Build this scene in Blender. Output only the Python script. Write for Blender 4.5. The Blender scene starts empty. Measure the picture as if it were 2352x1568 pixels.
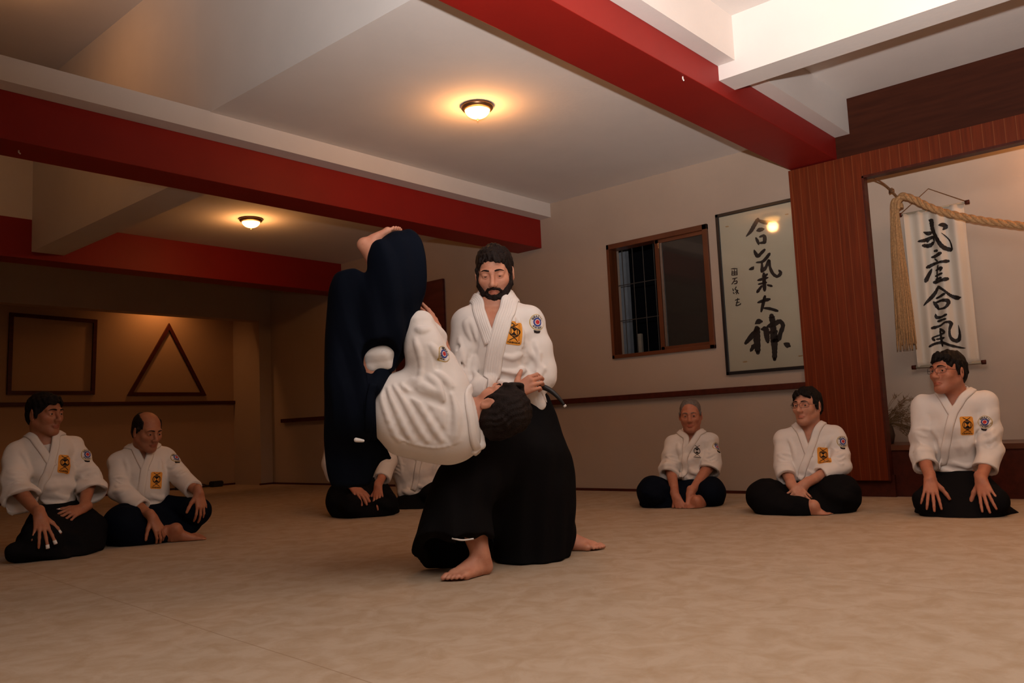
import bpy, bmesh, math, random
import numpy as np
from mathutils import Vector, Matrix, Quaternion
from mathutils.bvhtree import BVHTree
SC = bpy.context.scene
COL = SC.collection
# ------------------------------------------------------------------ camera
YAW, PITCH, ROLL, FPX = math.radians(41.43295562), math.radians(5.84977805), math.radians(-2.60400027), 1908.8
CAM = Vector((0, 0, .6))
_cy, _sy, _cp, _sp = math.cos(YAW), math.sin(YAW), math.cos(PITCH), math.sin(PITCH)
FW = Vector((_cy*_cp, _sy*_cp, _sp)); _r = Vector((_sy, -_cy, 0)); _u = _r.cross(FW)
RT = _r*math.cos(ROLL) + _u*math.sin(ROLL); UP = _u*math.cos(ROLL) - _r*math.sin(ROLL)
cd = bpy.data.cameras.new('camera'); cam = bpy.data.objects.new('camera', cd); COL.objects.link(cam)
cam.matrix_world = Matrix.Translation(CAM) @ Matrix((RT, UP, -FW)).transposed().to_4x4()
cd.sensor_width = 36; cd.lens = FPX/2352*36; cd.clip_start = .02
SC.camera = cam
# ------------------------------------------------------------------ world, exposure, photographer's flash
SC.view_settings.view_transform = 'Standard'; SC.view_settings.look = 'None'
SC.view_settings.gamma = 1; SC.view_settings.exposure = 0.85; SC.view_settings.use_curve_mapping = False
w = bpy.data.worlds.new('night'); SC.world = w; w.use_nodes = True
w.node_tree.nodes['Background'].inputs[0].default_value = (.01, .008, .006, 1)
w.node_tree.nodes['Background'].inputs[1].default_value = .3
def look(o, p): o.rotation_euler = (Vector(p)-o.location).to_track_quat('-Z', 'Y').to_euler()
def light(name, kind, loc, power, col, target=None, **kw):
    l = bpy.data.lights.new(name, kind); l.energy = power; l.color = col
    for k, v in kw.items(): setattr(l, k, v)
    o = bpy.data.objects.new(name, l); COL.objects.link(o); o.location = loc
    if target: look(o, target)
    return o
WARM = (1.0, .42, .13)
# hot-shoe flash on the camera, its head tipped up to the ceiling
light('flash_head', 'SPOT', (-.05, -.05, .86), 830, (1, .93, .9), (1.5, .35, 2.87), spot_size=math.radians(116), spot_blend=1.0, shadow_soft_size=.035)
# ------------------------------------------------------------------ materials
def mat(name, col, rough=.8, spec=.3, metal=0, noise=None, bump=None, coat=0, emit=None):
    m = bpy.data.materials.new(name); m.use_nodes = True; nt = m.node_tree; N, L = nt.nodes, nt.links
    b = N['Principled BSDF']; b.inputs['Base Color'].default_value = (*col, 1)
    b.inputs['Roughness'].default_value = rough; b.inputs['Specular IOR Level'].default_value = spec
    b.inputs['Metallic'].default_value = metal; b.inputs['Coat Weight'].default_value = coat
    tc = N.new('ShaderNodeTexCoord')
    if noise:
        sc, amt = noise[0], noise[1]; c2 = noise[2] if len(noise) > 2 else tuple(c*(1-amt) for c in col)
        mp = N.new('ShaderNodeMapping'); L.new(tc.outputs['Object'], mp.inputs[0])
        mp.inputs['Scale'].default_value = (sc if isinstance(sc, tuple) else (sc, sc, sc))
        n = N.new('ShaderNodeTexNoise'); n.inputs['Scale'].default_value = 1; n.inputs['Detail'].default_value = 5
        L.new(mp.outputs[0], n.inputs['Vector'])
        r = N.new('ShaderNodeValToRGB'); r.color_ramp.elements[0].position = .35; r.color_ramp.elements[1].position = .68
        r.color_ramp.elements[0].color = (*col, 1); r.color_ramp.elements[1].color = (*c2, 1)
        L.new(n.outputs['Fac'], r.inputs[0]); L.new(r.outputs[0], b.inputs['Base Color'])
    if bump:
        n = N.new('ShaderNodeTexNoise'); n.inputs['Scale'].default_value = bump[0]; n.inputs['Detail'].default_value = 3
        L.new(tc.outputs['Object'], n.inputs['Vector'])
        bp = N.new('ShaderNodeBump'); bp.inputs['Strength'].default_value = bump[1]; bp.inputs['Distance'].default_value = .01
        L.new(n.outputs['Fac'], bp.inputs['Height']); L.new(bp.outputs[0], b.inputs['Normal'])
    if emit:
        b.inputs['Emission Color'].default_value = (*emit[0], 1); b.inputs['Emission Strength'].default_value = emit[1]
    return m
def stripe(m, axis_vec, freq, c_line, width=.06, offset=0.0, soft=.5):
    """thin parallel lines of another colour, in object space"""
    nt = m.node_tree; N, L = nt.nodes, nt.links; b = N['Principled BSDF']
    tc = N.new('ShaderNodeTexCoord'); dp = N.new('ShaderNodeVectorMath'); dp.operation = 'DOT_PRODUCT'
    L.new(tc.outputs['Object'], dp.inputs[0]); dp.inputs[1].default_value = axis_vec
    mu = N.new('ShaderNodeMath'); mu.operation = 'MULTIPLY_ADD'; mu.inputs[1].default_value = freq; mu.inputs[2].default_value = offset+100
    L.new(dp.outputs['Value'], mu.inputs[0])
    fr = N.new('ShaderNodeMath'); fr.operation = 'FRACT'; L.new(mu.outputs[0], fr.inputs[0])
    lt = N.new('ShaderNodeMath'); lt.operation = 'LESS_THAN'; lt.inputs[1].default_value = width; L.new(fr.outputs[0], lt.inputs[0])
    sc = N.new('ShaderNodeMath'); sc.operation = 'MULTIPLY'; sc.inputs[1].default_value = soft; L.new(lt.outputs[0], sc.inputs[0])
    mx = N.new('ShaderNodeMix'); mx.data_type = 'RGBA'; L.new(sc.outputs[0], mx.inputs['Factor'])
    src = b.inputs['Base Color']
    if src.is_linked: L.new(src.links[0].from_socket, mx.inputs[6])
    else: mx.inputs[6].default_value = src.default_value
    mx.inputs[7].default_value = (*c_line, 1); L.new(mx.outputs[2], src)
    return m
M = {}
M['plaster'] = mat('beige_plaster', (.43, .335, .265), .9, .2, noise=(2.5, .05), bump=(60, .08))
M['ochre'] = mat('ochre_plaster', (.44, .29, .18), .9, .2, noise=(2.5, .05), bump=(60, .08))
M['alcove'] = mat('light_alcove_plaster', (.56, .47, .385), .85, .25, noise=(3, .08), bump=(12, .12))
M['ceil'] = mat('ceiling_plaster', (.72, .67, .63), .9, .2, noise=(3, .04), bump=(40, .06))
M['red'] = mat('red_paint', (.27, .009, .005), .55, .35, noise=(4, .08), bump=(50, .05))
M['wood'] = mat('varnished_brown_wood', (.14, .042, .016), .4, .4, noise=((30, 2, 2), .4), coat=.2)
M['darkwood'] = mat('dark_red_brown_wood', (.075, .013, .006), .5, .22, noise=((3, 25, 25), .35), coat=.1)
M['panel'] = mat('dark_brown_panel', (.055, .013, .005), .6, .12, noise=((2, 3, 40), .3))
M['reed'] = mat('reed_woven_panel', (.17, .026, .005), .5, .18, noise=((60, 60, 3), .35))
stripe(M['reed'], (0, 1, 0), 15.5, (.27, .085, .027), .07, .3, .55)
stripe(M['reed'], (0, 0, 1), 150, (.08, .013, .004), .3, 0, .4)
M['frameblack'] = mat('black_lacquer', (.012, .011, .012), .35, .5, noise=(20, .2))
M['bronze'] = mat('bronze_metal', (.22, .12, .06), .35, .5, .8, noise=(30, .2))
M['steel'] = mat('grey_metal', (.35, .34, .33), .4, .5, .9, noise=(30, .1))
M['night'] = mat('night_dark', (.006, .006, .008), .9, .1, noise=(1, .3))
M['ink'] = mat('black_ink', (.018, .012, .010), .6, .3, noise=(50, .3))
M['paper'] = mat('cream_paper', (.44, .39, .29), .7, .2, noise=(3, .06))
M['rope'] = mat('straw_rope', (.58, .33, .15), .85, .2, noise=(90, .35), bump=(250, .5))
M['cord'] = mat('brown_cord', (.22, .11, .05), .8, .2, noise=(90, .3))
M['black'] = mat('black_plastic', (.015, .014, .014), .5, .4, noise=(30, .2))
# floor canvas: beige cloth with tan worn patches and sewn seams
def canvas():
    m = mat('beige_mat_canvas', (.60, .46, .325), .85, .25); nt = m.node_tree; N, L = nt.nodes, nt.links; b = N['Principled BSDF']
    tc = N.new('ShaderNodeTexCoord'); mp = N.new('ShaderNodeMapping'); L.new(tc.outputs['Object'], mp.inputs[0])
    mp.inputs['Rotation'].default_value = (0, 0, math.radians(40)); mp.inputs['Scale'].default_value = (3.2, 3.2, 3)
    n = N.new('ShaderNodeTexNoise'); n.inputs['Scale'].default_value = 2.9; n.inputs['Detail'].default_value = 7; n.inputs['Roughness'].default_value = .62; n.inputs['Distortion'].default_value = .6
    L.new(mp.outputs[0], n.inputs['Vector'])
    r = N.new('ShaderNodeValToRGB'); e = r.color_ramp.elements
    e[0].position = .40; e[0].color = (.43, .333, .24, 1); e[1].position = .66; e[1].color = (.365, .263, .17, 1)
    L.new(n.outputs['Fac'], r.inputs[0])
    # seams: two sets of lines, rotated 5 degrees from the walls
    prev = r.outputs[0]; lines = []
    for (ax, fr, off, wd) in (((.9971, -.0753, 0), .5556, 50.339, .0026),):
        dp = N.new('ShaderNodeVectorMath'); dp.operation = 'DOT_PRODUCT'; L.new(tc.outputs['Object'], dp.inputs[0]); dp.inputs[1].default_value = ax
        wob = N.new('ShaderNodeTexNoise'); wob.inputs['Scale'].default_value = .9; L.new(tc.outputs['Object'], wob.inputs['Vector'])
        a0 = N.new('ShaderNodeMath'); a0.operation = 'MULTIPLY_ADD'; a0.inputs[1].default_value = .03; L.new(wob.outputs['Fac'], a0.inputs[0]); L.new(dp.outputs['Value'], a0.inputs[2])
        mu = N.new('ShaderNodeMath'); mu.operation = 'MULTIPLY_ADD'; mu.inputs[1].default_value = fr; mu.inputs[2].default_value = off; L.new(a0.outputs[0], mu.inputs[0])
        f = N.new('ShaderNodeMath'); f.operation = 'FRACT'; L.new(mu.outputs[0], f.inputs[0])
        lt = N.new('ShaderNodeMath'); lt.operation = 'LESS_THAN'; lt.inputs[1].default_value = wd; L.new(f.outputs[0], lt.inputs[0])
        mx = N.new('ShaderNodeMix'); mx.data_type = 'RGBA'; s = N.new('ShaderNodeMath'); s.operation = 'MULTIPLY'; s.inputs[1].default_value = .6
        L.new(lt.outputs[0], s.inputs[0]); L.new(s.outputs[0], mx.inputs['Factor']); L.new(prev, mx.inputs[6]); mx.inputs[7].default_value = (.25, .16, .09, 1); prev = mx.outputs[2]
    L.new(prev, b.inputs['Base Color'])
    n2 = N.new('ShaderNodeTexNoise'); n2.inputs['Scale'].default_value = 9; n2.inputs['Detail'].default_value = 4; n2.inputs['Distortion'].default_value = 1.2
    L.new(mp.outputs[0], n2.inputs['Vector']); bp = N.new('ShaderNodeBump'); bp.inputs['Strength'].default_value = .12; bp.inputs['Distance'].default_value = .02
    L.new(n2.outputs['Fac'], bp.inputs['Height']); L.new(bp.outputs[0], b.inputs['Normal'])
    return m
M['canvas'] = canvas()
# ------------------------------------------------------------------ mesh helpers
def link(name, bm, m, parent=None, smooth=False):
    me = bpy.data.meshes.new(name); bm.normal_update(); bm.to_mesh(me); bm.free()
    for mm in (m if isinstance(m, (list, tuple)) else [m]): me.materials.append(mm)
    if smooth:
        for p in me.polygons: p.use_smooth = True
    o = bpy.data.objects.new(name, me); COL.objects.link(o)
    if parent: o.parent = parent
    return o
def empty(name, loc=(0, 0, 0)):
    o = bpy.data.objects.new(name, None); COL.objects.link(o); o.location = loc; o.empty_display_size = .1; return o
def child(o, parent):
    o.parent = parent; o.matrix_parent_inverse = Matrix.Translation(parent.location).inverted(); return o
def tag(o, label, cat, group=None):
    o['label'] = label; o['category'] = cat
    if group: o['group'] = group
    return o
def struct(o): o['kind'] = 'structure'; return o
def bx(bm, x0, x1, y0, y1, z0, z1):
    v = [bm.verts.new(p) for p in ((x0,y0,z0),(x1,y0,z0),(x1,y1,z0),(x0,y1,z0),(x0,y0,z1),(x1,y0,z1),(x1,y1,z1),(x0,y1,z1))]
    for f in ((3,2,1,0),(4,5,6,7),(0,1,5,4),(1,2,6,5),(2,3,7,6),(3,0,4,7)): bm.faces.new([v[i] for i in f])
def boxes(name, bl, m, parent=None, bevel=0):
    bm = bmesh.new()
    for b in bl: bx(bm, *b)
    if bevel: bmesh.ops.bevel(bm, geom=bm.edges[:], offset=bevel, segments=2, affect='EDGES', profile=.6)
    return link(name, bm, m, parent)
def tube(bm, pts, rad, seg=10, caps=True):
    pts = [Vector(p) for p in pts]; n = len(pts); rings = []
    rad = rad if isinstance(rad, (list, tuple)) else [rad]*n
    t = (pts[1]-pts[0]).normalized(); a = t.orthogonal().normalized()
    for i, p in enumerate(pts):
        t = (pts[min(i+1, n-1)]-pts[max(i-1, 0)]).normalized(); a = (a-t*a.dot(t)).normalized(); b = t.cross(a)
        rings.append([bm.verts.new(p+(a*math.cos(q)+b*math.sin(q))*rad[i]) for q in (2*math.pi*k/seg for k in range(seg))])
    for r0, r1 in zip(rings, rings[1:]):
        for k in range(seg): bm.faces.new((r0[k], r0[(k+1) % seg], r1[(k+1) % seg], r1[k]))
    if caps: bm.faces.new(rings[0][::-1]); bm.faces.new(rings[-1])
def lathe(bm, prof, seg=40, c=(0, 0, 0)):
    rings = [[bm.verts.new((c[0]+r*math.cos(2*math.pi*k/seg), c[1]+r*math.sin(2*math.pi*k/seg), c[2]+z)) for k in range(seg)] for r, z in prof]
    for r0, r1 in zip(rings, rings[1:]):
        for k in range(seg): bm.faces.new((r0[k], r0[(k+1) % seg], r1[(k+1) % seg], r1[k]))
def spline(pts, n=8):
    P = [np.array(p, float) for p in pts]; P = [2*P[0]-P[1]]+P+[2*P[-1]-P[-2]]; out = []
    for i in range(1, len(P)-2):
        for k in range(n):
            t = k/n; a, b, c, d = P[i-1:i+3]
            out.append(.5*((2*b)+(-a+c)*t+(2*a-5*b+4*c-d)*t*t+(-a+3*b-3*c+d)*t**3))
    out.append(P[-2]); return out
# ------------------------------------------------------------------ the room
XW, YB = 6.1, 10.3
bm = bmesh.new(); bx(bm, -3.5, 7.5, -4, YB+.2, -.12, 0); struct(link('floor', bm, M['canvas']))
# window wall (right hand wall) with the opening for the window
wy0, wy1, wz0, wz1 = 3.205, 4.175, 1.168, 2.163
struct(boxes('wall_right', [(XW, XW+.15, wy1, YB+.2, -.1, 4.1), (XW, XW+.15, 2.0, wy0, -.1, 4.1), (XW, XW+.15, wy0, wy1, -.1, wz0), (XW, XW+.15, wy0, wy1, wz1, 4.1)], M['plaster']))
struct(boxes('trim_1', [(5.925, XW, 9.65, YB+.1, 0, 4.1), (-3.5, 5.925, 9.65, 9.83, 2.135, 4.1)], M['plaster']))   # column and header before the recess
struct(boxes('wall_back', [(-3.5, XW+.15, YB, YB+.15, -.1, 4.1)], M['ochre']))
struct(boxes('wall_left', [(-3.6, -3.45, -4, YB+.2, -.1, 4.1)], M['plaster']))
struct(boxes('wall_front', [(-3.5, 7.2, -4.1, -3.95, -.1, 4.1)], M['plaster']))
# ceilings: low over the bays, high over the void
struct(boxes('ceiling', [(2.63, XW+.1, 2.3, 5.0, 2.70, 3.9)], M['ceil']))
struct(boxes('ceiling_rear', [(2.68, XW+.1, 5.0, YB, 2.655, 3.9)], M['ceil']))
struct(boxes('ceiling_near', [(-3.5, 7.2, -4, 2.05, 2.875, 3.9)], M['ceil']))
struct(boxes('ceiling_high', [(-3.5, 2.7, 2.0, YB+.1, 3.89, 4.05)], M['ceil']))
# beams: white upper part, red lower part
struct(boxes('trim_2', [(-3.5, XW, 2.0, 2.5, 2.61, 3.9)], M['ceil']))
struct(boxes('trim_3', [(-3.5, XW, 2.105, 2.447, 2.44, 2.61)], M['red'], bevel=.004))
struct(boxes('trim_4', [(-3.5, XW, 4.82, 5.38, 2.566, 2.705)], M['ceil']))
struct(boxes('trim_5', [(-3.5, XW, 4.95, 5.25, 2.29, 2.566)], M['red'], bevel=.004))
struct(boxes('trim_6', [(-3.5, 2.7, 8.1, 8.36, 2.625, 3.6)], M['ceil']))
struct(boxes('trim_7', [(-3.5, XW, 8.09, 8.365, 2.30, 2.66)], M['red'], bevel=.004))
struct(boxes('trim_8', [(4.285, 4.48, -4, 2.105, 2.522, 2.9)], M['ceil']))       # white cross beams
struct(boxes("trim_9", [(2.675, 2.95, 5.24, 8.105, 2.365, 2.66)], M["ceil"]))
# alcove
struct(boxes('wall_alcove', [(6.72, 6.87, -4, 2.3, 0, 3.9), (6.1, 6.8, 2.15, 2.3, 0, 3.9), (6.1, 6.8, -4, 2.2, 2.62, 2.7)], M['alcove']))
struct(boxes('trim_10', [(6.085, 6.14, -4, 2.11, 2.40, 2.876)], M['panel']))
struct(boxes('trim_11', [(6.03, 6.10, 1.925, 2.455, .115, 2.262), (6.03, 6.10, -4, 2.455, 2.262, 2.43)], M['reed']))
struct(boxes('trim_12', [(6.028, 6.105, -4, 1.925, 2.25, 2.266), (6.028, 6.105, 1.913, 1.927, .115, 2.262)], M['darkwood']))
struct(boxes('trim_13', [(6.11, 6.75, -4, 2.2, 0, .318), (6.07, 6.10, 1.9, 2.455, 0, .15)], M['darkwood']))
struct(boxes('trim_14', [(6.095, 6.75, -4, 2.16, .318, .352)], M['wood']))
struct(boxes('baseboard_right', [(6.08, XW, 2.455, 9.65, 0, .022), (5.9, XW, 9.63, 9.65, 0, .022)], M['darkwood']))
struct(boxes('baseboard_back', [(-3.4, 5.925, YB-.02, YB, 0, .024)], M['darkwood']))
# hand rails on the walls
def rail(name, b, label):
    r = boxes(name, [b], M['darkwood'], bevel=.006); return tag(r, label, 'wall rail')
rail('wall_rail', (6.045, XW, 2.455, 9.37, .785, .832), 'long dark brown wooden rail on the right wall under the window')
rail('wall_rail', (1.5, 5.93, YB-.045, YB, 1.075, 1.118), 'dark brown wooden rail on the back wall under the square and triangle')
# geometric frames on the recess wall
def frame2d(name, pts, wd, y0, y1, m):
    bm = bmesh.new(); n = len(pts); c = Vector((sum(p[0] for p in pts)/n, sum(p[1] for p in pts)/n))
    P = [Vector(p) for p in pts]; I = []
    for i in range(n):
        a, b, d = P[i-1], P[i], P[(i+1) % n]; e0 = (b-a).normalized(); e1 = (d-b).normalized()
        n0 = Vector((-e0.y, e0.x)); n1 = Vector((-e1.y, e1.x))
        if n0.dot(c-b) < 0: n0 = -n0
        if n1.dot(c-b) < 0: n1 = -n1
        bis = (n0+n1).normalized(); I.append(b+bis*wd/bis.dot(n0))
    V = {(k, j, y): bm.verts.new((q[j].x, y, q[j].y)) for k, q in enumerate((P, I)) for j in range(n) for y in (y0, y1)}
    for j in range(n):
        l = (j+1) % n
        for y in (y0, y1): bm.faces.new([V[0, j, y], V[0, l, y], V[1, l, y], V[1, j, y]])
        for k in (0, 1): bm.faces.new([V[k, j, y0], V[k, l, y0], V[k, l, y1], V[k, j, y1]])
    bmesh.ops.recalc_face_normals(bm, faces=bm.faces[:]); return link(name, bm, m)
tag(frame2d('square_frame', [(3.17, 1.205), (4.105, 1.205), (4.13, 2.105), (3.185, 2.125)], .042, YB-.03, YB, M['darkwood']), 'open square of dark red-brown wood hung on the back wall', 'wall decoration')
tag(frame2d('triangle_frame', [(4.49, 1.19), (5.52, 1.19), (5.02, 2.12)], .042, YB-.03, YB, M['darkwood']), 'open triangle of dark red-brown wood hung on the back wall', 'wall decoration')
tag(boxes('wooden_board', [(6.065, 6.098, 6.30, 7.75, 1.18, 2.2)], mat('dark_board', (.11, .022, .018), .5, .3, noise=((3, 3, 14), .4)), bevel=.004), 'dark brown wooden board on the wall behind the thrown man', 'board')
# window
win = struct(empty('window_1', (XW, 3.69, 1.15)))
def kid(o, p, label=None):
    child(o, p)
    if label: o['label'] = label
    return o
fy0, fy1, fz0, fz1, fw = 3.19, 4.19, 1.155, 2.178, .045
kid(boxes('window_frame', [(6.075, 6.2, fy0, fy0+fw, fz0, fz1), (6.075, 6.2, fy1-fw*.6, fy1, fz0, fz1), (6.075, 6.2, fy0, fy1, fz0, fz0+fw*.7), (6.075, 6.2, fy0, fy1, fz1-fw, fz1)], M['wood'], bevel=.003), win)
kid(boxes('sash', [(6.10, 6.13, 3.665, 3.705, fz0+.03, fz1-.04), (6.10, 6.125, fy0+.04, 3.7, fz1-.075, fz1-.04), (6.10, 6.125, fy0+.04, 3.7, fz0+.03, fz0+.06)], M['wood'], bevel=.002), win)
kid(boxes('sash_rail', [(6.102, 6.115, 3.635, 3.658, fz0+.05, fz1-.06)], M['steel']), win, 'grey metal edge of the sliding pane')
gm = bpy.data.materials.new('dark_glass'); gm.use_nodes = True; g = gm.node_tree.nodes['Principled BSDF']
g.inputs['Base Color'].default_value = (.04, .035, .03, 1); g.inputs['Roughness'].default_value = .06; g.inputs['Transmission Weight'].default_value = .3; g.inputs['Specular IOR Level'].default_value = .5
kid(boxes('glass_pane', [(6.11, 6.115, fy0+.04, 3.64, fz0+.05, fz1-.07)], gm), win)
bm = bmesh.new()
for k in range(9): tube(bm, [(6.22, 3.24+k*.11, fz0), (6.22, 3.24+k*.11, fz1)], .004, 6)
for z in (1.50, 1.82): tube(bm, [(6.22, 3.2, z), (6.22, 4.18, z)], .004, 6)
kid(link('grille', bm, mat('grille_metal', (.05, .045, .04), .6, noise=(30, .2))), win)
tag(boxes('outside_post', [(6.62, 6.68, 4.35, 4.435, 0, 2.6)], mat('pale_post', (.28, .30, .33), .8, noise=(9, .2))), 'pale vertical post outside the open left side of the window', 'post')
tag(boxes('outside_stick', [(6.5, 6.53, 4.15, 4.185, 0, 1.40)], mat('pale_stick', (.3, .27, .22), .8, noise=(9, .2))), 'short pale stick leaning outside the window beside the post', 'stick')
struct(boxes('wall_outside', [(7.4, 7.5, 2.3, 9, -.1, 3.5)], M['night']))
# ceiling lamps
M['glow'] = mat('lit_amber_glass', (.9, .6, .3), .4, emit=((1.0, .50, .13), 5))
M['bulb'] = mat('lit_bulb_glass', (1, .9, .7), .4, emit=((1.0, .78, .45), 25))
def lamp(loc, power, label):
    e = empty('ceiling_lamp', loc); tag(e, label, 'ceiling lamp', 'round ceiling lamps')
    x, y, z = loc
    bm = bmesh.new(); lathe(bm, [(.055, 0), (.106, 0), (.108, -.012), (.098, -.026), (.084, -.034), (.084, -.02), (.055, -.006)], c=loc); kid(link('lamp_ring', bm, M['bronze'], smooth=True), e)
    bm = bmesh.new(); lathe(bm, [(.083*math.cos(a), -.026-.058*math.sin(a)) for a in [k*math.pi/2/10 for k in range(11)]], c=loc); kid(link('lamp_glass', bm, M['glow'], smooth=True), e)
    bm = bmesh.new(); lathe(bm, [(.0005, -.086), (.008, -.087), (.006, -.098), (.0005, -.1)], 12, c=loc); kid(link('finial', bm, M['bronze'], smooth=True), e)
    bm = bmesh.new(); lathe(bm, [(.0301*math.cos(a), -.052-.0345*math.sin(a)) for a in [k*math.pi/8 for k in range(-3, 5)]], 16, c=loc); kid(link('bulb', bm, M['bulb'], smooth=True), e)
    l = light('lamp_light', 'POINT', (x, y, z-.125), power, WARM, shadow_soft_size=.05); child(l, e)
    l = light('lamp_halo', 'POINT', (x+.0, y, z-.05), power*.08, WARM, shadow_soft_size=.02); child(l, e)
    return e
lamp((3.84, 3.60, 2.70), 6.5, 'round bronze ceiling lamp lit amber, the larger nearer one above the thrower')
lamp((4.15, 6.87, 2.655), 5, 'round bronze ceiling lamp lit amber between the two red beams on the left')
lamp((3.75, .55, 2.875), 7, 'round bronze ceiling lamp in the white bay near the alcove')
# lamps of the house that stand outside the frame
light('recess_light', 'SPOT', (4.85, 10.0, 2.55), 9, WARM, (4.85, 10.25, 1.0), spot_size=math.radians(150), spot_blend=.9, shadow_soft_size=.05)
light('void_light', 'POINT', (1.75, 6.0, 3.72), 4, WARM, shadow_soft_size=.08)
light('floor_light', 'SPOT', (5.25, .30, 2.8), 22, WARM, (4.9, .55, 0), spot_size=math.radians(70), spot_blend=.9, shadow_soft_size=.05)
light('alcove_light', 'POINT', (6.35, .45, 2.35), 9, WARM, shadow_soft_size=.06)
# calligraphy strokes: brush centre lines with widths
def brush(strokes, to3, m, name, push, wk=1.15):
    """to3 maps a 2-D sheet coordinate onto the sheet; push is a short lift off it"""
    bm = bmesh.new()
    for s in strokes:
        q = spline(s, 7) if len(s) > 2 else spline([s[0], [(a+b)/2 for a, b in zip(s[0], s[1])], s[1]], 5)
        prev = None
        for i, p in enumerate(q):
            t = np.array(q[min(i+1, len(q)-1)][:2])-np.array(q[max(i-1, 0)][:2]); t /= (np.linalg.norm(t)+1e-9); nrm = np.array((-t[1], t[0]))
            wd = wk*max(p[2], 1)/2*(1+.10*math.sin(i*2.3+p[0]))
            if i in (0, len(q)-1): wd *= .6
            a = bm.verts.new(to3(*(p[:2]+nrm*wd))+push); b = bm.verts.new(to3(*(p[:2]-nrm*wd))+push)
            if prev: bm.faces.new((prev[0], a, b, prev[1]))
            prev = (a, b)
        for end, sgn in ((q[0], -1), (q[-1], 1)):
            o = q[1] if sgn < 0 else q[-2]; t = np.array(end[:2])-np.array(o[:2]); t /= (np.linalg.norm(t)+1e-9)
            c = np.array(end[:2]); wd = wk*max(end[2], 1)/2
            bm.faces.new([bm.verts.new(to3(*(c+wd*.75*np.array((math.cos(k*math.pi/5), math.sin(k*math.pi/5)))))+push) for k in range(10)])
    bmesh.ops.recalc_face_normals(bm, faces=bm.faces[:])
    return link(name, bm, m)
def ray_plane(px, py, ax, v):
    d = FW+RT*((px-1176)/FPX)-UP*((py-784)/FPX); return CAM+d*((v-CAM[ax])/d[ax])
POSTER = [
 [(395,130,30),(360,190,32),(330,240,28),(290,285,10)], [(395,140,20),(440,155,30),(500,165,38),(548,175,30),(555,190,8)], [(385,235,14),(415,225,36),(450,218,14)],
 [(378,300,20),(395,335,24),(402,358,14)], [(410,290,14),(440,280,24),(455,290,30),(455,330,30),(440,345,22)], [(415,345,18),(455,338,20)],
 [(362,410,14),(375,440,28),(395,462,28),(430,430,24),(455,405,24)], [(500,440,24),(470,480,26),(435,512,22),(380,520,12)], [(320,582,18),(345,572,28),(358,555,6)],
 [(430,515,14),(432,560,22),(430,595,28)], [(430,600,30),(465,565,26),(495,500,22),(503,560,22),(530,620,26),(570,645,24),(600,615,24),(585,590,16)],
 [(395,680,16),(440,668,24),(485,655,14)], [(448,620,28),(452,700,30),(455,770,28)], [(400,715,14),(470,700,18)], [(430,730,18),(390,785,26)], [(480,722,14),(520,732,20)], [(478,625,20),(445,655,20)],
 [(395,880,16),(440,865,26),(500,850,24)], [(458,825,28),(440,900,28),(425,960,20)], [(450,930,16),(500,935,24),(570,955,26)],
 [(370,1072,10),(400,1052,40),(430,1050,24)], [(400,1115,36),(350,1170,40),(285,1245,34)], [(385,1110,50),(385,1200,56),(395,1330,44)], [(430,1120,24),(465,1120,44),(475,1180,44),(485,1235,30)], [(360,1270,44),(330,1315,20)],
 [(518,1000,50),(530,1080,44),(540,1200,60),(545,1300,44),(545,1390,38)], [(485,1095,30),(540,1075,40),(590,1050,36),(620,1085,36),(600,1150,36),(580,1200,46),(540,1215,56)], [(500,1150,30),(560,1140,36)], [(630,1248,14),(660,1262,46),(682,1272,24)]]
SIGN = [[(155,578,7),(182,574,8),(210,576,7)],[(163,592,7),(160,635,7)],[(182,580,6),(185,630,7)],[(205,582,7),(208,632,8)],[(165,605,6),(205,603,6)],[(163,618,6),(206,616,6)],[(163,634,7),(208,630,7)],
 [(165,668,7),(208,657,8)],[(190,662,8),(178,690,9),(160,715,8)],[(180,692,7),(205,686,9),(203,706,9),(180,712,7)],
 [(168,755,7),(175,775,9)],[(172,790,8),(182,800,8)],[(200,738,8),(190,762,8),(215,772,8),(192,790,8)],[(200,772,7),(222,800,8)],[(208,790,7),(200,804,7)],
 [(190,860,7),(212,852,9),(230,850,7)],[(213,842,8),(207,880,9),(200,908,9),(235,897,9),(240,886,7)],[(198,882,7),(228,876,7)]]
pst = empty('calligraphy_picture', (XW, 2.8, .93)); tag(pst, 'tall framed calligraphy behind glass, black characters on cream, beside the window', 'framed calligraphy')
py0, py1, pz0, pz1 = 2.3, 3.105, .93, 2.232
kid(boxes('frame', [(6.07, XW, py0, py1, pz0, pz0+.026), (6.07, XW, py0, py1, pz1-.026, pz1), (6.07, XW, py1-.026, py1, pz0, pz1), (6.07, XW, py0, py0+.026, pz0, pz1)], M['frameblack'], bevel=.003), pst)
kid(boxes('paper_sheet', [(6.086, 6.09, py0+.02, py1-.02, pz0+.02, pz1-.02)], M['paper']), pst)
to_p = lambda x, y: ray_plane(1640+x/3.918, 470+y/3.918, 0, 6.0848)
for a_, b_ in ((0, 6), (6, 17), (17, 20), (20, 29)): kid(brush(POSTER[a_:b_], to_p, M['ink'], 'large_character', Vector((0, 0, 0))), pst)
for a_, b_ in ((0, 7), (7, 10), (10, 15), (15, 18)): kid(brush(SIGN[a_:b_], to_p, M['ink'], 'small_character', Vector((0, 0, 0))), pst)
_tan = mat('tan_stain', (.36, .22, .09), .8, noise=(40, .2))
for st_ in ([(105,198,9),(130,195,9)],[(640,88,7),(668,84,8)],[(262,1415,9),(297,1411,9)],[(762,1362,9),(797,1358,9)]): kid(brush([st_], to_p, _tan, 'paper_mark', Vector((0, 0, 0))), pst)
gl = bpy.data.materials.new('clear_picture_glass'); gl.use_nodes = True; nt = gl.node_tree
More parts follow.
